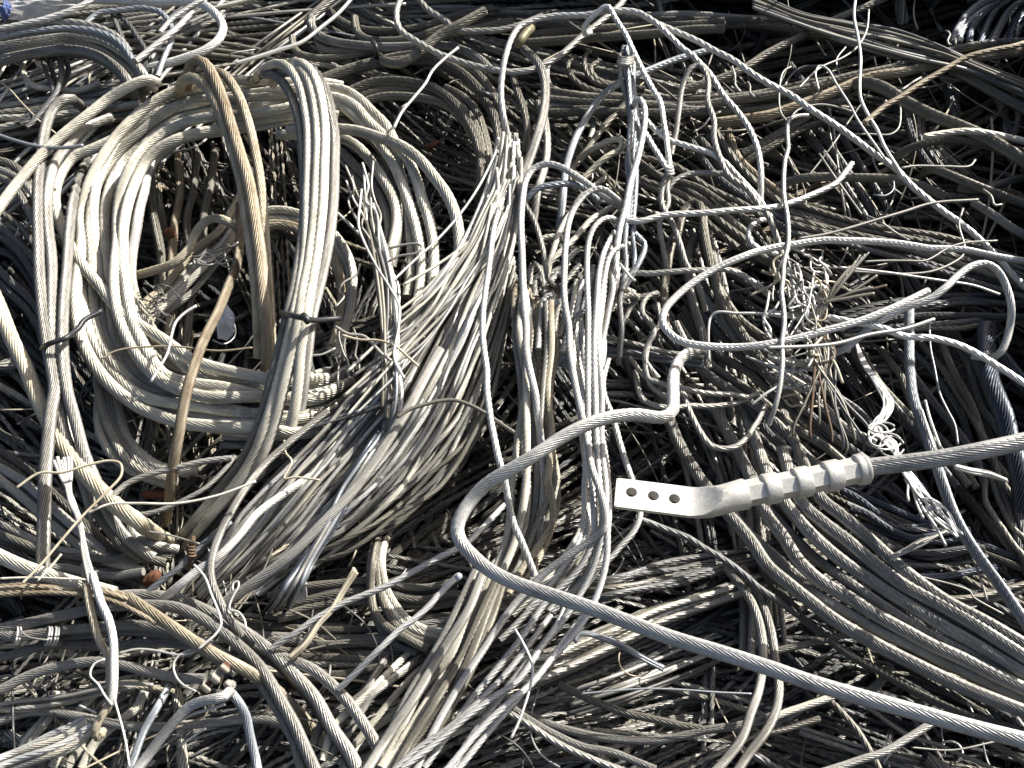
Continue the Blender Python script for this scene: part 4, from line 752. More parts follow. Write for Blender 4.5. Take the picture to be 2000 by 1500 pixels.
for cx in [30, 36, 92, 97, 105, 110]:
    a = np.linspace(0.2, 6.3, 12); P = np.stack([cx + 5 * np.cos(a + 0.7), 1242 + 19 * np.sin(a), 4.4 + 1.9 * np.cos(a)], 1)
    rope('turn', smooth_path(P, 4), 4, 'white', ww)
part_rope(ww, '40,1232,6.5 55,1244,6.6 75,1248,6.6 95,1250,6.4', 4, 6, 'grey', 'turn')
# hanging twisted pair
fr = coil_thing('frayed_cable', 'white splayed strand ends hanging over the straw strip, lower left', 'frayed cable', 150, 950, 8)
for e in [(105, 900), (112, 893), (125, 894), (133, 892), (139, 890), (120, 900)]:
    P = np.array([[e[0], e[1], 9.5], [e[0] * 0.6 + 138 * 0.4, 930, 9.5], [139 + random.uniform(-5, 5), 975, 9.5], [155 + random.uniform(-4, 4), 1020, 9.5], [163 + random.uniform(-6, 6), 1075, 9.5], [182 + random.uniform(-8, 8), 1140, 9]])
    rope('strand', smooth_path(P, 6), 8, pick(['white', 'pale']), fr)
part_rope(fr, '165,1100,8.5 173,1164,8.5 181,1207,8.5 192,1247,8 211,1281,7.5 214,1320,7.4 216,1370,7.4 207,1388,7.4 197,1402,7.2 187,1420,7 184,1434,6.4 192,1441,6 201,1425,5', 16, 8, 'straw')
part_rope(fr, '180,1120,9 197,1177,9.4 211,1207,9.4 221,1249,9 222,1300,8.8 221,1340,8.6 218,1372,8', 17, 9, 'white')
part_rope(fr, '220,1355,8.4 235,1407,8.2 245,1447,8 253,1498,8', 5, 8, 'white', 'wire')
for t, d, m, l, h in [
    ('205,1287 184,1297 176,1319 192,1337 205,1359 219,1377', 5, 'white', 'thin white wire bowed left of the hanging twisted pair', 9),
    ('232,1276 267,1268 307,1271 347,1279 375,1275 387,1269', 5, 'white', 'thin white wire running level to the clamp', 7),
    ('392,1268 370,1270 350,1280 339,1297 343,1320 357,1337 384,1351', 5, 'white', 'thin white wire looped left of the clamp', 7),
    ('379,1103 400,1127 413,1161 427,1196 432,1220 419,1241 400,1257 388,1268', 5.5, 'white', 'white wire bent like a hairpin above the clamp', 9),
    ('32,953 77,924 120,923 173,908 213,900 235,905 237,927 208,961 160,1009 120,1055 75,1108 43,1140', 5.5, 'straw', 'straw wire with a rounded turn at the left, slanting down to the edge', 11),
    ('173,1001 213,985 267,983 347,983 427,967 500,940', 5, 'pale', 'long cream wire level below the pale coil', 9),
    ('253,1007 290,1002 320,993 387,961 440,915 460,890', 10, 'grey', 'thin grey rope curving up below the pale coil', 5),
    ('216,972 253,943 320,921 387,905 453,897', 12, 'grey', 'grey rope arched below the pale coil', 5.5),
    ('200,701 215,690 240,682 293,677 347,677 427,685 493,679', 4, 'tan', 'hair-thin rusty wire lying across the pale coil', 8),
    ('384,597 360,612 343,630 335,655 327,690 310,720 295,745', 6, 'white', 'white wire stub standing off the inside of the pale coil', 8),
    ('73,1135 95,1112 120,1082', 5, 'pale', 'short pale wire stub at the left above the straw strip', 9),
    ('0,1130 60,1128 120,1130 180,1134 196,1140', 4.5, 'pale', 'pale wire lying along the thick pale cable at the left edge', 9),
    ('455,1155 455,1140 465,1135 466,1145 455,1165 448,1190 465,1195 478,1212 480,1230', 5, 'white', 'white wire curl right of the hairpin wire', 6),
    ('155,1378 170,1384 188,1393', 5, 'white', 'tiny bright wire stub near the waving grey cable', 6),
    ('350,1458 375,1440 402,1422', 5, 'white', 'short bright wire stub near the bottom, right of the clamp cables', 5),
    ('290,1038,4 330,1045 375,1058 390,1062', 4, 'grey', 'thin wire leading to the rusty eye bolt', 4)]:
    wire(t, d, h, m, l)
for i in range(9):
    a = random.uniform(0, 6.28); x = random.uniform(290, 330); y = random.uniform(560, 640)
    wire(smooth_path(curl(x - 20, y - 12, x + 22, y + 14, 1.5, 2, 8, 5), 4), 3.5, 2, 'dark', 'thin dark binding wire on the straw cables inside the coil', group='binding wires inside the coil')
for i in range(8):
    x = random.uniform(385, 430); y = random.uniform(490, 520)
    wire(smooth_path(curl(x - 25, y + 6, x + 40, y - 10, 2.5, 3, 7, 5), 4), 4, 2, 'grey', 'thin wire sprung across the straw cables inside the coil', group='sprung wires inside the coil')
cable('640,800,2 560,868 500,925,4 480,953,5 459,988,5.5 437,1023,5.5 421,1060,5.5 412,1108,5.5 416,1140,5.5 432,1175,5.5 453,1212,5 470,1240,3', 16, 5, 'grey', 'grey cable bending down at the foot of the splayed sheaf')
cable('720,840,-8 640,905,-4 560,962,1 500,1007,4 467,1047,4.6 427,1087,5 387,1113,5 355,1140,5 322,1168,4 290,1195,2', 17, 4.6, 'white', 'white cable slanting down left at the foot of the sheaf')
cable('450,1022,2 427,1039,3 387,1068,3 347,1108,3 312,1140,2.6 275,1168,2', 13, 3, 'blue', 'smooth blue-grey tube slanting beside the rusty eye bolt')
ey = coil_thing('eye_bolt', 'rusty wire-wound eye bolt in the dark gap at lower left', 'eye bolt', 375, 1080, 3)
part_rope(ey, '378,1050,3 378,1062,3.4 374,1085,3.4 372,1105,2', 9, 4, 'rusty', 'shank', nl=0, vp=10)
for i in range(4):
    a = np.linspace(0, 6.3, 12); P = np.stack([374 + 8 * np.cos(a), 1066 + i * 6 + 3 * np.sin(a), 3.2 + 0.9 * np.sin(a)], 1)
    rope('turn', smooth_path(P, 3), 5, 'rusty', ey)

# clamp with rusty bolt
def chunk(name, c, h, size, rot, mat, parent, label=None, cat=None, lump=0.0, bev=0.15, seg=2):
    W, mpp = place([c[0]], [c[1]], [h]); px = float(mpp[0])
    bm = bmesh.new(); bmesh.ops.create_cube(bm, size=1)
    bmesh.ops.subdivide_edges(bm, edges=bm.edges[:], cuts=3, use_grid_fill=True)
    for v in bm.verts:
        d = v.co.copy(); r = d.length; sph = d.normalized() * 0.62
        v.co = d.lerp(sph, bev) + Vector(rng.normal(0, lump, 3))
        v.co = Vector((v.co.x * size[0] * px, v.co.y * size[1] * px, v.co.z * size[2] * px))
    me = bpy.data.meshes.new(name); bm.to_mesh(me); bm.free()
    for p in me.polygons: p.use_smooth = lump > 0.03
    at = me.attributes.new('tone', 'FLOAT', 'POINT'); at.data.foreach_set('value', rng.random(len(me.vertices)).astype(np.float32))
    me.materials.append(MATS[mat])
    ob = bpy.data.objects.new(name, me); ob.location = Vector(W[0])
    B = Matrix((R_, U_, -F_)).transposed()
    ob.rotation_euler = (B @ Matrix.Rotation(math.radians(rot[0]), 3, 'Z') @ Matrix.Rotation(math.radians(rot[1]), 3, 'X') @ Matrix.Rotation(math.radians(rot[2]), 3, 'Y')).to_euler()
    link(ob, parent)
    if cat: tag(ob, label, cat)
    return ob
cl = coil_thing('cable_clamp', 'small aluminium cable clamp with a rusty bolt, lower left', 'clamp', 425, 1325, 7)
def prism(name, c, h, prof, depth, rot, mat, parent, bev=1.5):
    """profile (pixels) pushed along its normal, edges bevelled"""
    W, mpp = place([c[0]], [c[1]], [h]); px = float(mpp[0])
    bm = bmesh.new(); vs_ = [bm.verts.new((x * px, y * px, -depth * px / 2)) for x, y in prof]
    f = bm.faces.new(vs_); r = bmesh.ops.extrude_face_region(bm, geom=[f])
    for v in [g for g in r['geom'] if isinstance(g, bmesh.types.BMVert)]: v.co.z += depth * px
    bmesh.ops.recalc_face_normals(bm, faces=bm.faces)
    bmesh.ops.bevel(bm, geom=bm.edges[:], offset=bev * px, segments=2, affect='EDGES')
    me = bpy.data.meshes.new(name); bm.to_mesh(me); bm.free()
    at = me.attributes.new('tone', 'FLOAT', 'POINT'); at.data.foreach_set('value', rng.random(len(me.vertices)).astype(np.float32))
    me.materials.append(MATS[mat]); ob = bpy.data.objects.new(name, me); ob.location = Vector(W[0])
    B = Matrix((R_, U_, -F_)).transposed()
    ob.rotation_euler = (B @ Matrix.Rotation(math.radians(rot[0]), 3, 'Z') @ Matrix.Rotation(math.radians(rot[1]), 3, 'X') @ Matrix.Rotation(math.radians(rot[2]), 3, 'Y')).to_euler()
    return link(ob, parent)
CJ = [(20 * math.cos(a), 20 * math.sin(a)) for a in np.linspace(-2.5, 2.5, 15)] + [(10 * math.cos(a), 10 * math.sin(a)) for a in np.linspace(2.3, -2.3, 11)]
prism('clamp_jaw', (411, 1333), 9, CJ, 19, (140, 20, 82), 'clamp_metal', cl)
prism('clamp_jaw', (429, 1316), 9.2, CJ, 19, (140, 20, 82), 'clamp_metal', cl)
prism('clamp_lip', (446, 1338), 9, [(-9, -5), (9, -7), (11, 3), (2, 8), (-9, 5)], 14, (-60, 20, 10), 'clamp_metal', cl)
HX = [(9 * math.cos(a), 9 * math.sin(a)) for a in np.arange(6) * math.pi / 3]
bo = prism('bolt_head', (397, 1346), 8.4, HX, 12, (40, 0, 55), 'rust', cl)
bs = prism('bolt_shank', (404, 1338), 8.3, [(4.5 * math.cos(a), 4.5 * math.sin(a)) for a in np.arange(10) * math.pi / 5], 26, (40, 0, 55), 'rust', cl, 0.5)
nu = prism('nut', (441, 1301), 8.4, HX, 10, (40, 0, 55), 'rust', cl)
part_rope(cl, '452,1338,7.5 449,1352,9 440,1361,9.5 422,1366,9.5 395,1371,9 372,1380,8.5 350,1400,8 320,1436,7 288,1479,6 262,1512,6', 21, 8, 'white', 'clamped_cable')
part_rope(cl, '446,1345,7 455,1358,7.4 467,1374,7 480,1399,6 488,1433,5 500,1478,4 506,1510,4', 18, 6, 'blue', 'clamped_cable')
part_rope(cl, '440,1375,8 410,1385,8 375,1395,7.6 345,1412,7 318,1445,6', 7, 7, 'white', 'wire')
cable('335,1330,3 325,1350,4 307,1380,5 283,1420,5 267,1460,5 250,1505,5', 16, 5, 'blue', 'pale bluish cable standing left of the clamped cables, reaching the bottom')
bundle('-20,1482 40,1460 90,1438 130,1420 165,1398', '-20,1525 60,1500 110,1480 150,1455 200,1415', 5, 16, 5, ['white', 'pale'], 'bright pale cables at the bottom left corner')
bundle('20,1500 50,1440 80,1400 110,1350', '170,1500 200,1450 240,1400 300,1350', 7, 17, -1, ['dull', 'grey', 'pale'], 'shaded cables lying under the waving grey cable, bottom left')
bundle('280,1330 230,1330 150,1345 60,1365 -20,1375', '340,1350 270,1345 180,1365 90,1385 -20,1390', 5, 9, 0.5, ['grey', 'straw', 'dull'], 'thin loose strands lying level below the cable into the clamp', part='wire')

# ================================================================== lower middle
lm = coil_thing('cable_coil', 'grey-brown coil turning in small U bends at the lower centre', 'cable coil', 740, 1200, 0)
bundle('740,1020,-9 724,1085,-2 717,1150 720,1200 737,1232 775,1262 830,1282', '770,1020,-9 752,1085,-2 757,1140 778,1180 812,1213 860,1230 915,1222', 6, 16, -1, ['grey', 'pale', 'dull'], '', part='turn', parent=lm, spread=0.8)
bundle('470,1225,-4 600,1224 750,1220 915,1190', '490,1302,-4 620,1325 760,1325 915,1290', 9, 16, -4, ['dull', 'dull', 'grey'], '', part='turn', parent=lm, spread=0.8)
bundle('515,1160,-4 580,1140 680,1130 800,1145 900,1130', '540,1215,-4 620,1200 700,1180 810,1185 900,1175', 6, 15, -5, ['dull', 'dark'], '', part='turn', parent=lm, spread=0.6)
bundle('925,1105,3 900,1160 870,1220 830,1290 790,1360 745,1430 700,1510', '990,1140,3 965,1200 930,1280 890,1360 850,1430 800,1510', 7, 19, 2.4, ['pale', 'grey', 'pale', 'dull'], 'cream sunlit sheaf of cables slanting down to the bottom centre', spread=1.0)
bundle('790,1240,-7 700,1330,0 660,1370 620,1420 600,1470', '910,1250,-7 830,1330,0 780,1390 720,1450 680,1510', 5, 17, -1, ['pale', 'grey'], 'shaded cables behind the thick arcs at the bottom')
cable('893,1130,7 884,1139,7.4 852,1172,7.4 815,1207,7 772,1241,6.5 740,1271,6 708,1300,5 660,1348,3', 13, 7, 'white', 'bright white cut cable end pointing up at the lower centre', lay=14)
chunk('end_cap', (895, 1126), 7.3, (13, 12, 12), (30, 0, 0), 'plastic', None, 'tiny pale blob on the tip of the bright cut cable end', 'cap', lump=0.06, bev=0.7)
cable('985,985,2 975,996,3 940,1033,4 916,1057,4.6 895,1071,5 847,1095,5 793,1122,5 740,1148,4.8 687,1169,4.6 633,1199,4.4 580,1233,4 527,1271,3', 13, 5, 'white', 'pale straight cable slanting down left from behind the big loop')
bundle('690,1106,5 668,1148 645,1188 618,1217 590,1257 558,1288,3', '700,1120,5 678,1150 652,1192 624,1222 600,1260 564,1292,3', 4, 7, 5, ['straw', 'grey', 'dull'], 'frayed straw cable end standing at the lower centre', name='frayed_cable', cat='frayed cable', part='wire')
for t, l in [('1107,1180,3 1093,1220,4 1053,1271,4.6 1027,1308,5 1000,1338,5 953,1374,5 900,1412,5 847,1452,5 785,1502,5', 'pale rope slanting down left at the bottom centre, upper of three'), ('1150,1190,3 1090,1270,4 1040,1330,5 1000,1367,5.4 953,1410,5.4 913,1455,5.4 868,1508,5.4', 'pale rope slanting down left at the bottom centre, middle of three'), ('1075,1200,3 1030,1262,4 985,1320,4.4 930,1375,4.6 880,1415,4.6 820,1460,4.6 770,1505,4.6', 'pale rope slanting down left at the bottom centre, lower of three')]:
    cable(t, 14, 5, 'white', l, lay=9)
bundle('985,1272,-1 1080,1262 1133,1244 1213,1212 1267,1188 1400,1150 1480,1120 1600,1060,-9', '985,1338,-1 1053,1335 1107,1313 1173,1281 1240,1249 1293,1220 1400,1180 1480,1150 1620,1090,-9', 11, 13, 0, ['grey', 'dull', 'dull', 'pale'], 'flat grey bundle lying level below the big loop', spread=0.7)
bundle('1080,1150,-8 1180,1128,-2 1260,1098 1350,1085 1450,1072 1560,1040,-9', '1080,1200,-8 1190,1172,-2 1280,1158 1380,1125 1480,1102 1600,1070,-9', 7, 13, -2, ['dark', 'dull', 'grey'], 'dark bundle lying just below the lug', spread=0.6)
bundle('1120,1252,2 1127,1238 1140,1234 1165,1239 1213,1256 1253,1278 1280,1292 1304,1305', '1125,1258,2 1131,1244 1143,1241 1165,1246 1213,1266 1253,1290 1280,1304 1300,1314', 6, 5.5, 3, ['blue', 'navy', 'blue'], 'bluish frayed cable end pointing right under the big loop', name='frayed_cable', cat='frayed cable', part='wire')
for t, d, m, h, l in [
    ('1090,1340,-2 1107,1348 1160,1372 1213,1391 1267,1401 1320,1412 1373,1423,-2', 16, 'dull', 0, 'dull cable slanting right below the flat grey bundle'),
    ('980,1365 1000,1380 1053,1407 1120,1428 1187,1441 1253,1447 1307,1444 1373,1428 1453,1415 1520,1395,-2', 17, 'grey', 1.5, 'grey cable sagging in a shallow bow at the bottom'),
    ('980,1385 1000,1396 1053,1428 1107,1460 1160,1484 1225,1510', 14, 'grey', 1.4, 'grey cable running to the bottom edge, left of a pair'),
    ('990,1375 1013,1391 1080,1433 1133,1457 1200,1473 1280,1504', 15, 'grey', 1, 'grey cable running to the bottom edge, right of a pair'),
    ('1420,1110,-5 1445,1140,-3 1470,1180,-2 1488,1240,-1 1490,1300,0 1480,1353,1 1464,1393,1.6 1448,1441,2 1421,1479,2 1395,1508,2', 18, 'grey', 0, 'grey cable passing behind the big pale cable and down to the bottom, left one'),
    ('1450,1110,-6 1480,1160,-4 1505,1230,-2 1515,1300,-1 1522,1345,0 1515,1390,0.6 1495,1430,1 1462,1472,1 1438,1508,1', 18, 'grey', 0, 'grey cable passing behind the big pale cable and down to the bottom, right one'),
    ('1590,1512,0 1640,1497 1680,1484 1727,1470 1767,1448 1830,1410,0', 16, 'grey', 1, 'spotted cable below the big pale cable near the bottom right'),
    ('1500,1408,-1 1567,1383 1628,1359 1660,1340,-3', 15, 'pale', 0, 'short pale cable lying below the big pale cable'),
    ('1500,1275,-4 1580,1257 1660,1236 1700,1220,-5', 15, 'dull', -4, 'dull cable crossing behind the thinner olive cable'),
    ('1500,1435,-3 1540,1425 1600,1400,-4', 15, 'dull', -3, 'dull cable under the short pale one'),
    ('1620,1370,-6 1670,1420 1700,1470 1720,1510', 14, 'dull', -6, 'dull rope dropping away at the bottom right'),
    ('1665,1360,-7 1720,1400 1790,1440 1900,1485 1960,1510', 9, 'dull', -5, 'thin dark rope slanting to the bottom right corner'),
    ('1740,1300,-6 1722,1330 1690,1355 1640,1375,-7', 18, 'dull', -6, 'dull cable stub behind the big pale cable at the lower right'),
    ('1850,1395,-6 1920,1440 2020,1500,-6', 15, 'dull', -6, 'dull cable running to the bottom right corner')]:
    cable(t, d, h, m, l)
wire('1005,1228 1021,1255 1040,1300 1037,1335 1024,1380 1011,1415 998,1442', 6, 7.5, 'white', 'thin white wire bowed at the bottom centre')
wire('1135,1355 1200,1349 1260,1345 1330,1347 1400,1352 1468,1355', 4, 3, 'blue', 'hair-thin bluish wire stretched level under the big cable')
wire('1775,1120,-2 1895,1155 1900,1165 1960,1200', 4, 2, 'grey', 'thin bent wire above the heavy cables at the right')
wire('1900,1090 1915,1130 1928,1172', 5, 4, 'grey', 'short wire stub hanging at the right above the heavy cables')
wire('1780,1460,-2 1860,1465 1945,1448', 4, -1, 'grey', 'thin wire near the bottom right corner')
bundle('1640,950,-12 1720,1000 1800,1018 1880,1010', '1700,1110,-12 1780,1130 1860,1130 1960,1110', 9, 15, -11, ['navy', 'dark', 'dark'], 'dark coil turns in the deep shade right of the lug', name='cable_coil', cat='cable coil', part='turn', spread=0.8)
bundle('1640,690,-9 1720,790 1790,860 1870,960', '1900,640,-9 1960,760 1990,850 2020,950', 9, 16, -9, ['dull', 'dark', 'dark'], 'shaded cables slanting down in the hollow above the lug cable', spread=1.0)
bundle('1820,1160,-5 1860,1165 1920,1160 2020,1130', '1830,1180,-5 1880,1180 1930,1176 2020,1150', 2, 14, -5, ['dull'], 'pale-spotted cables lying level at the right above the heavy ones')

# ================================================================== odds and ends
def scrap(name, c, h, r, mat, label, cat, n=9, crumple=2.0):
    """a thin crumpled piece of sheet with some thickness"""
    W, mpp = place([c[0]], [c[1]], [h]); px = float(mpp[0])
    bm = bmesh.new(); g = []
    for i in range(n):
        a = i / n * 6.283
        g.append(bm.verts.new(Vector(R_) * px * r[0] * math.cos(a) * random.uniform(0.6, 1.15) + Vector(U_) * px * r[1] * math.sin(a) * random.uniform(0.6, 1.15) + Vector(N_) * random.gauss(0, crumple * px * 4)))
    cc = bm.verts.new(Vector(N_) * crumple * px * 5)
    fs = [bm.faces.new((g[i], g[(i + 1) % n], cc)) for i in range(n)]
    bmesh.ops.subdivide_edges(bm, edges=bm.edges[:], cuts=2, use_grid_fill=True)
    for v in bm.verts: v.co += Vector(N_) * random.gauss(0, crumple * px)
    ret = bmesh.ops.solidify(bm, geom=bm.faces[:], thickness=0.0015)
    bmesh.ops.recalc_face_normals(bm, faces=bm.faces)
    me = bpy.data.meshes.new(name); bm.to_mesh(me); bm.free()
    at = me.attributes.new('tone', 'FLOAT', 'POINT'); at.data.foreach_set('value', rng.random(len(me.vertices)).astype(np.float32))
    me.materials.append(MATS[mat]); ob = bpy.data.objects.new(name, me); ob.location = Vector(W[0]); COL.objects.link(ob)
    return tag(ob, label, cat)
scrap('plastic_scrap', (440, 632), -2, (22, 42), 'plastic', 'crumpled pale blue plastic scrap inside the pale coil', 'plastic scrap')
scrap('plastic_scrap', (812, 505), -3, (22, 36), 'plastic', 'pale plastic scrap behind the right rim of the coil', 'plastic scrap')
scrap('plastic_scrap', (1108, 702), 2, (26, 34), 'plastic', 'white plastic scrap between the two hanging hanks', 'plastic scrap')
scrap('paper_scrap', (585, 1152), 1, (18, 26), 'wall_paint', 'cream paper scrap beside the bluish bare wires', 'paper scrap')
chunk('brick_fragment', (296, 1130), -1, (34, 20, 20), (35, 20, 0), 'rust', None, 'orange-red brick fragment in the dark gap, lower left', 'fragment', lump=0.06, bev=0.4)
chunk('brick_fragment', (310, 965), -4, (60, 16, 22), (5, 0, 0), 'rust', None, 'orange-red fragment below the hanging tan cable', 'fragment', lump=0.05, bev=0.3)
chunk('rusty_nut', (331, 455), -2.5, (18, 20, 16), (25, 20, 0), 'rust', None, 'small rusty nut in the hollow of the pale coil', 'nut', lump=0.05, bev=0.5)
chunk('rusty_nut', (846, 283), -3, (26, 10, 12), (25, 0, 0), 'rust', None, 'small red rusty bit under the dull arches', 'nut', lump=0.06, bev=0.5)
scrap('wall_patch', (60, 16), 2, (95, 26), 'wall_paint', 'pale patch standing in for the wall in the top left corner behind the wire ropes', 'wall patch')  # added patches standing in for the pale and blue wall behind
scrap('wall_patch', (10, 22), 3, (14, 22), 'wall_blue', 'small patch standing in for the blue on the wall, very top left corner', 'wall patch')

# ================================================================== the mass of cables underneath, and the heap around
GX = [-900, 0, 500, 850, 1000, 1250, 1500, 1750, 2010, 2110, 2900]  # heights outside the frame are raised to cast shade on the right side
GY = [-700, -90, -10, 400, 700, 900, 1150, 1500, 2000]
GH = np.array([[-4, 0, 2, 8, 14, 14, 16, 18, 20, 20, 24],
               [-4, -3, -1, 6, 13, 8, 10, 12, 13, 14, 20],
               [-2, -3, -4, -4, -5, -6, -6, -6, -4, 13, 20],
               [-6, -7, -11, -9, -7, -9, -12, -12, -12, 13, 20],
               [-8, -8, -11, -10, -9, -14, -17, -17, -17, 6, 12],
               [-8, -9, -11, -10, -9, -15, -18, -18, -17, -6, -4],
               [-6, -5, -7, -8, -9, -11, -13, -13, -12, -11, -10],
               [-4, -4, -4, -5, -7, -9, -11, -11, -11, -11, -10],
               [-12, -12, -12, -12, -14, -14, -16, -16, -16, -16, -14]], float)
def base_h(x, y):
    x = np.clip(x, GX[0], GX[-1]); y = np.clip(y, GY[0], GY[-1])
    cols = np.array([[np.interp(xx, GX, GH[r]) for r in range(len(GY))] for xx in np.atleast_1d(x)])
    return np.array([np.interp(yy, GY, cols[i]) for i, yy in enumerate(np.atleast_1d(y))])

# zones: x0 y0 x1 y1, main direction (deg, y down), spread, how many, dia lo..hi, depth below the surface lo..hi, materials (dark finishes paint in shade), length
ZONES = [
 (0, -30, 520, 130, -20, 40, 70, 6, 13, -2, 4, ['white', 'grey', 'pale', 'dull', 'blue'], 260, 'pale short cable in the bright tangle at the top left behind the coils'),
 (420, -30, 760, 120, 15, 60, 40, 6, 16, -1, 5, ['grey', 'dull', 'pale'], 260, 'grey cable in the loose tangle at the top, left of the dull arches'),
 (0, 130, 320, 330, -15, 25, 32, 9, 16, 0, 5, ['grey', 'pale', 'dull'], 300, 'grey cable in the heap at the left edge beneath the cream slanting cable'),
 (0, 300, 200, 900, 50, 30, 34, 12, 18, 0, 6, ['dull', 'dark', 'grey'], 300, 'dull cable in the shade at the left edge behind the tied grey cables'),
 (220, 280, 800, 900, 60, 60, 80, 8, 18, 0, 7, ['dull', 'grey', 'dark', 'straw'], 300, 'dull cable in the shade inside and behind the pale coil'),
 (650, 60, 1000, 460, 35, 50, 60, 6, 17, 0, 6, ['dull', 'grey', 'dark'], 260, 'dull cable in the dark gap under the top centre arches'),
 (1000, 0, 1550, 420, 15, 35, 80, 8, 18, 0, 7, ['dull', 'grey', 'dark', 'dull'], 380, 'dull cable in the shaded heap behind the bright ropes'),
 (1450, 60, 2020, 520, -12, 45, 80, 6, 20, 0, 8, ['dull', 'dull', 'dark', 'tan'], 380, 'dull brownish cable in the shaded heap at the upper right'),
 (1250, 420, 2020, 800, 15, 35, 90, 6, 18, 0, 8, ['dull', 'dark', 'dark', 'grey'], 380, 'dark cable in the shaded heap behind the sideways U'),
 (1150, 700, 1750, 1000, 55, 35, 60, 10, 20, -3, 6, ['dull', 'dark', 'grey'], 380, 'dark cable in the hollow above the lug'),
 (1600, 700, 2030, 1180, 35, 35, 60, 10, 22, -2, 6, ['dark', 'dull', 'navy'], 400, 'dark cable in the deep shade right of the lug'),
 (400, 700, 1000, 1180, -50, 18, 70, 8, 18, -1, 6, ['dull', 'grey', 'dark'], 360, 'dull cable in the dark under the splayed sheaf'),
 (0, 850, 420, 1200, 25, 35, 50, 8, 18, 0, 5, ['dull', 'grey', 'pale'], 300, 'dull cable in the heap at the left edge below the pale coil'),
 (0, 1200, 700, 1530, -25, 35, 90, 8, 19, 0, 6, ['grey', 'dull', 'pale'], 320, 'grey cable in the heap under the lower left arcs'),
 (500, 1080, 1000, 1400, -5, 25, 60, 9, 17, 0, 6, ['dull', 'grey', 'dark'], 380, 'dull cable in the heap at the lower centre under the coil of U bends'),
 (700, 1250, 1500, 1530, -30, 28, 100, 9, 17, 0, 6, ['grey', 'dull', 'pale', 'dark'], 360, 'grey cable in the heap at the bottom centre'),
 (950, 980, 1500, 1330, -18, 25, 80, 9, 16, 0, 6, ['dull', 'grey', 'dark'], 360, 'dull cable in the heap between the big loop and the lug'),
 (1400, 1200, 2030, 1530, 25, 50, 80, 9, 18, 0, 6, ['dull', 'dark', 'grey'], 360, 'dark cable in the shade under the big pale cable, lower right'),
]
def wander(x, y, ang, length, turn, h0, n=9):
    P = [(x, y)]; a = ang; c = random.gauss(0, turn)
    for i in range(n - 1):
        a += c + random.gauss(0, turn * 0.4); P.append((P[-1][0] + length / n * math.cos(a), P[-1][1] + length / n * math.sin(a)))
    P = np.array(P); P += np.array([x, y]) - P.mean(0)
    h = base_h(P[:, 0], P[:, 1]) - h0 + rng.normal(0, 0.7, n)
    return np.column_stack([P, h])
FILL = []
for zi, (x0, y0, x1, y1, ang, spr, cnt, d0, d1, p0, p1, mats, ln, lab) in enumerate(ZONES):
    left = int(cnt * 1.25)
    while left > 0:
        k = min(left, random.choice([2, 3, 4, 5, 6, 7])); left -= k
        dp = p0 + (p1 - p0) * random.random() ** 0.8; m = pick(mats); d = random.uniform(d0, d1) * 0.78
        a = math.radians(random.gauss(ang, spr * 0.33))
        P = wander(random.uniform(x0, x1), random.uniform(y0, y1), a, max(ln, 300) * random.uniform(2.0, 4.0), 0.045, dp)
        for j in range(k):
            Q = P.copy(); o = (j - (k - 1) / 2) * d * random.uniform(0.8, 1.25); t = np.linspace(-1, 1, len(Q)) * random.gauss(0, 0.5)
            Q[:, 0] += -math.sin(a) * (o * (1 + t)) + random.gauss(0, 25) * math.cos(a); Q[:, 1] += math.cos(a) * (o * (1 + t)) + random.gauss(0, 25) * math.sin(a)
            Q[:, 2] += random.gauss(0, 0.5)
            FILL.append((dp + random.random() * 0.5, d * random.uniform(0.9, 1.1), m if random.random() < 0.8 else pick(mats), Q, zi, lab))
FILL.sort(key=lambda f: f[0] - f[1] * 0.12)
N_IND = 150
WORD = {'grey': 'grey', 'dull': 'olive-grey', 'dark': 'shade-darkened', 'pale': 'cream', 'navy': 'blue-black', 'tan': 'brown', 'white': 'whitish', 'blue': 'bluish', 'straw': 'straw-coloured'}
for dp, d, m, P, zi, lab in FILL[:N_IND]:
    C = smooth_path(P, 10)
    size = 'thin' if d < 11 else 'thick' if d > 15.5 else 'medium'
    tag(rope('stranded_cable', C, d, m), size + ' ' + WORD[m] + ' cable ' + lab.split(' cable ', 1)[1], 'cable', 'heap cables ' + str(zi + 1))
# the rest, one mass: three finishes in one object
acc_v = []; acc_q = []; acc_t = []; acc_m = []; acc_u = []; acc_r = []; base = 0
MI = ['grey', 'dull', 'dark', 'pale', 'navy', 'tan', 'white', 'blue', 'straw']
def add_mass(P, d, m, st=19, nl=10, sides=8):
    global base
    C = smooth_path(P, st); W, mpp = place(C[:, 0], C[:, 1], C[:, 2])
    if nl and d < 11: nl = 7
    v, q, u, t, r = tube_arrays(W, np.full(len(W), 0.5 * d * np.median(mpp)), nl, 0, sides, 0.17, random.uniform(8, 11), random.random() * 6)
    acc_v.append(v); acc_q.append(q + base); acc_t.append(t); acc_u.append(u); acc_r.append(r)
    acc_m.append(np.full(len(q), MI.index(m))); base += len(v)
for dp, d, m, P, zi, lab in FILL[N_IND:]: add_mass(P, d, m)
# deep layers, closing gaps to the ground, dark finishes painting in deep shade
for i in range(300):
    x = random.uniform(-100, 2100); y = random.uniform(-60, 1600)
    add_mass(wander(x, y, random.uniform(0, 3.14), random.uniform(500, 1100), 0.07, random.uniform(5, 13)), random.uniform(14, 24), pick(['dark', 'dull', 'dull', 'grey']), 32, 10, 6)
# unseen heap added beyond the frame, raised behind and right to block the sun
for i in range(650):
    while True:
        x = random.uniform(-900, 2900); y = random.uniform(-700, 2000)
        if not (-20 < x < 2020 and -20 < y < 1520): break
    add_mass(wander(x, y, random.uniform(0, 3.14), random.uniform(350, 800), 0.12, random.uniform(-1, 9)), random.uniform(14, 28), pick(['grey', 'dull', 'dull', 'dark', 'pale']), 55, 10, 6)
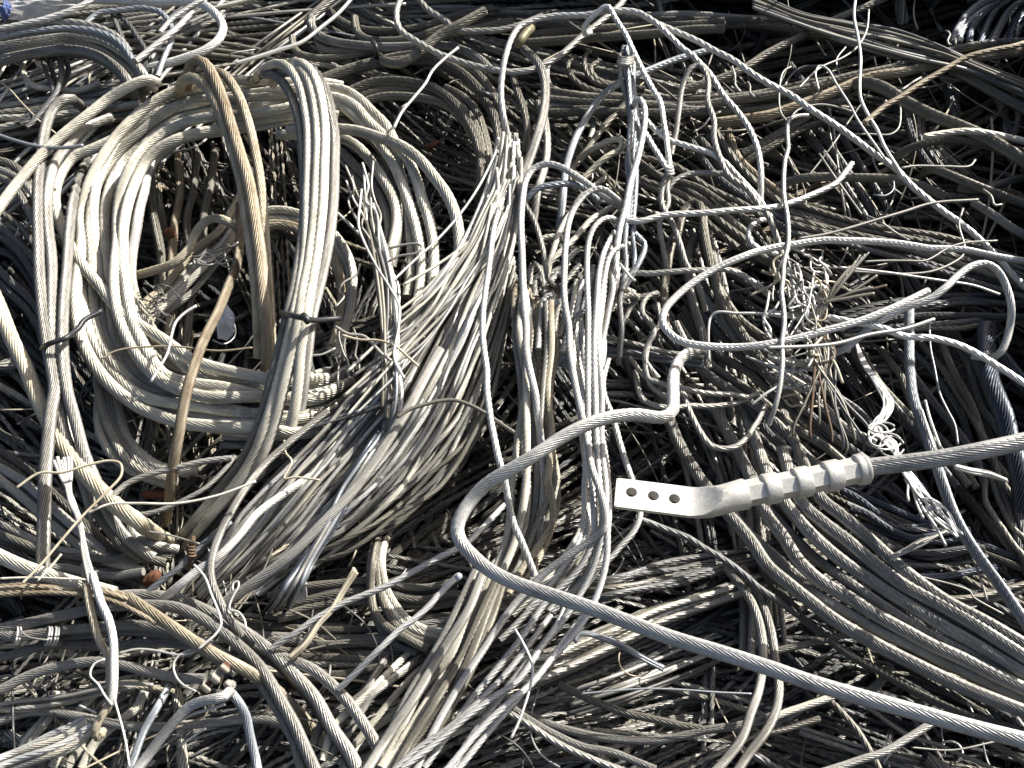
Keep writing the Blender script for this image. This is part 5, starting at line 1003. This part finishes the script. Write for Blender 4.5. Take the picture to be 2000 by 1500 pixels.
# fine wires sprung loose, dulled to darken the right half, and over the lower left
for i in range(190):
    if i % 3: x = random.uniform(1180, 2010); y = random.uniform(40, 900); dp = random.uniform(-7, 2)
    else: x = random.uniform(0, 1000); y = random.uniform(650, 1500); dp = random.uniform(-6, 0)
    add_mass(wander(x, y, math.radians(random.gauss(20 if i % 3 else -30, 45)), random.uniform(120, 520), random.choice([0.06, 0.12, 0.25]), dp, 8), random.uniform(2.5, 6), pick(['grey', 'dull', 'dull', 'dark', 'dull', 'straw']), 10, 0, 5)
# thin stray wires all over the heap
for i in range(170):
    x = random.uniform(-20, 2020); y = random.uniform(-20, 1520); 
    add_mass(wander(x, y, random.uniform(0, 6.28), random.uniform(60, 220), 0.32, random.uniform(-4, 3), 7), random.uniform(2.5, 5), pick(['grey', 'white', 'dull', 'straw', 'dark']), 9, 0, 5)
me = mesh_from('cable_heap', np.vstack(acc_v), np.vstack(acc_q), np.concatenate(acc_t), (), np.vstack(acc_u), np.concatenate(acc_r))
for m in MI: me.materials.append(MATS[m])
me.polygons.foreach_set('material_index', np.concatenate(acc_m).astype(np.int32))
hp = bpy.data.objects.new('cable_heap', me); COL.objects.link(hp)
tag(hp, 'mass of scrap cables lying underneath the countable ones, plus an unseen rim added for shade', 'cable heap', kind='stuff')
TRI[0] += len(me.polygons) * 2
# added dark sheet: its colour blackens the gaps, its outer rim blocks the sun
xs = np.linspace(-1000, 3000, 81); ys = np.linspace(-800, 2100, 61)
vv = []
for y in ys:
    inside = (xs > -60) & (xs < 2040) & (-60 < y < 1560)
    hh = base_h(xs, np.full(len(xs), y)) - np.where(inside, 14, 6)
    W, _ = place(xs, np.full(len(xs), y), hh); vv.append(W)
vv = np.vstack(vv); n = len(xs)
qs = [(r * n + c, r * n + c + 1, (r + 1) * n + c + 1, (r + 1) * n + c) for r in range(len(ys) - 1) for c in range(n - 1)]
flat_mesh('shade_core', [tuple(v) for v in vv], qs, 'earth_and_gap_shade', 'structure')
print('TRIANGLES', TRI[0], 'OBJECTS', len(bpy.data.objects))
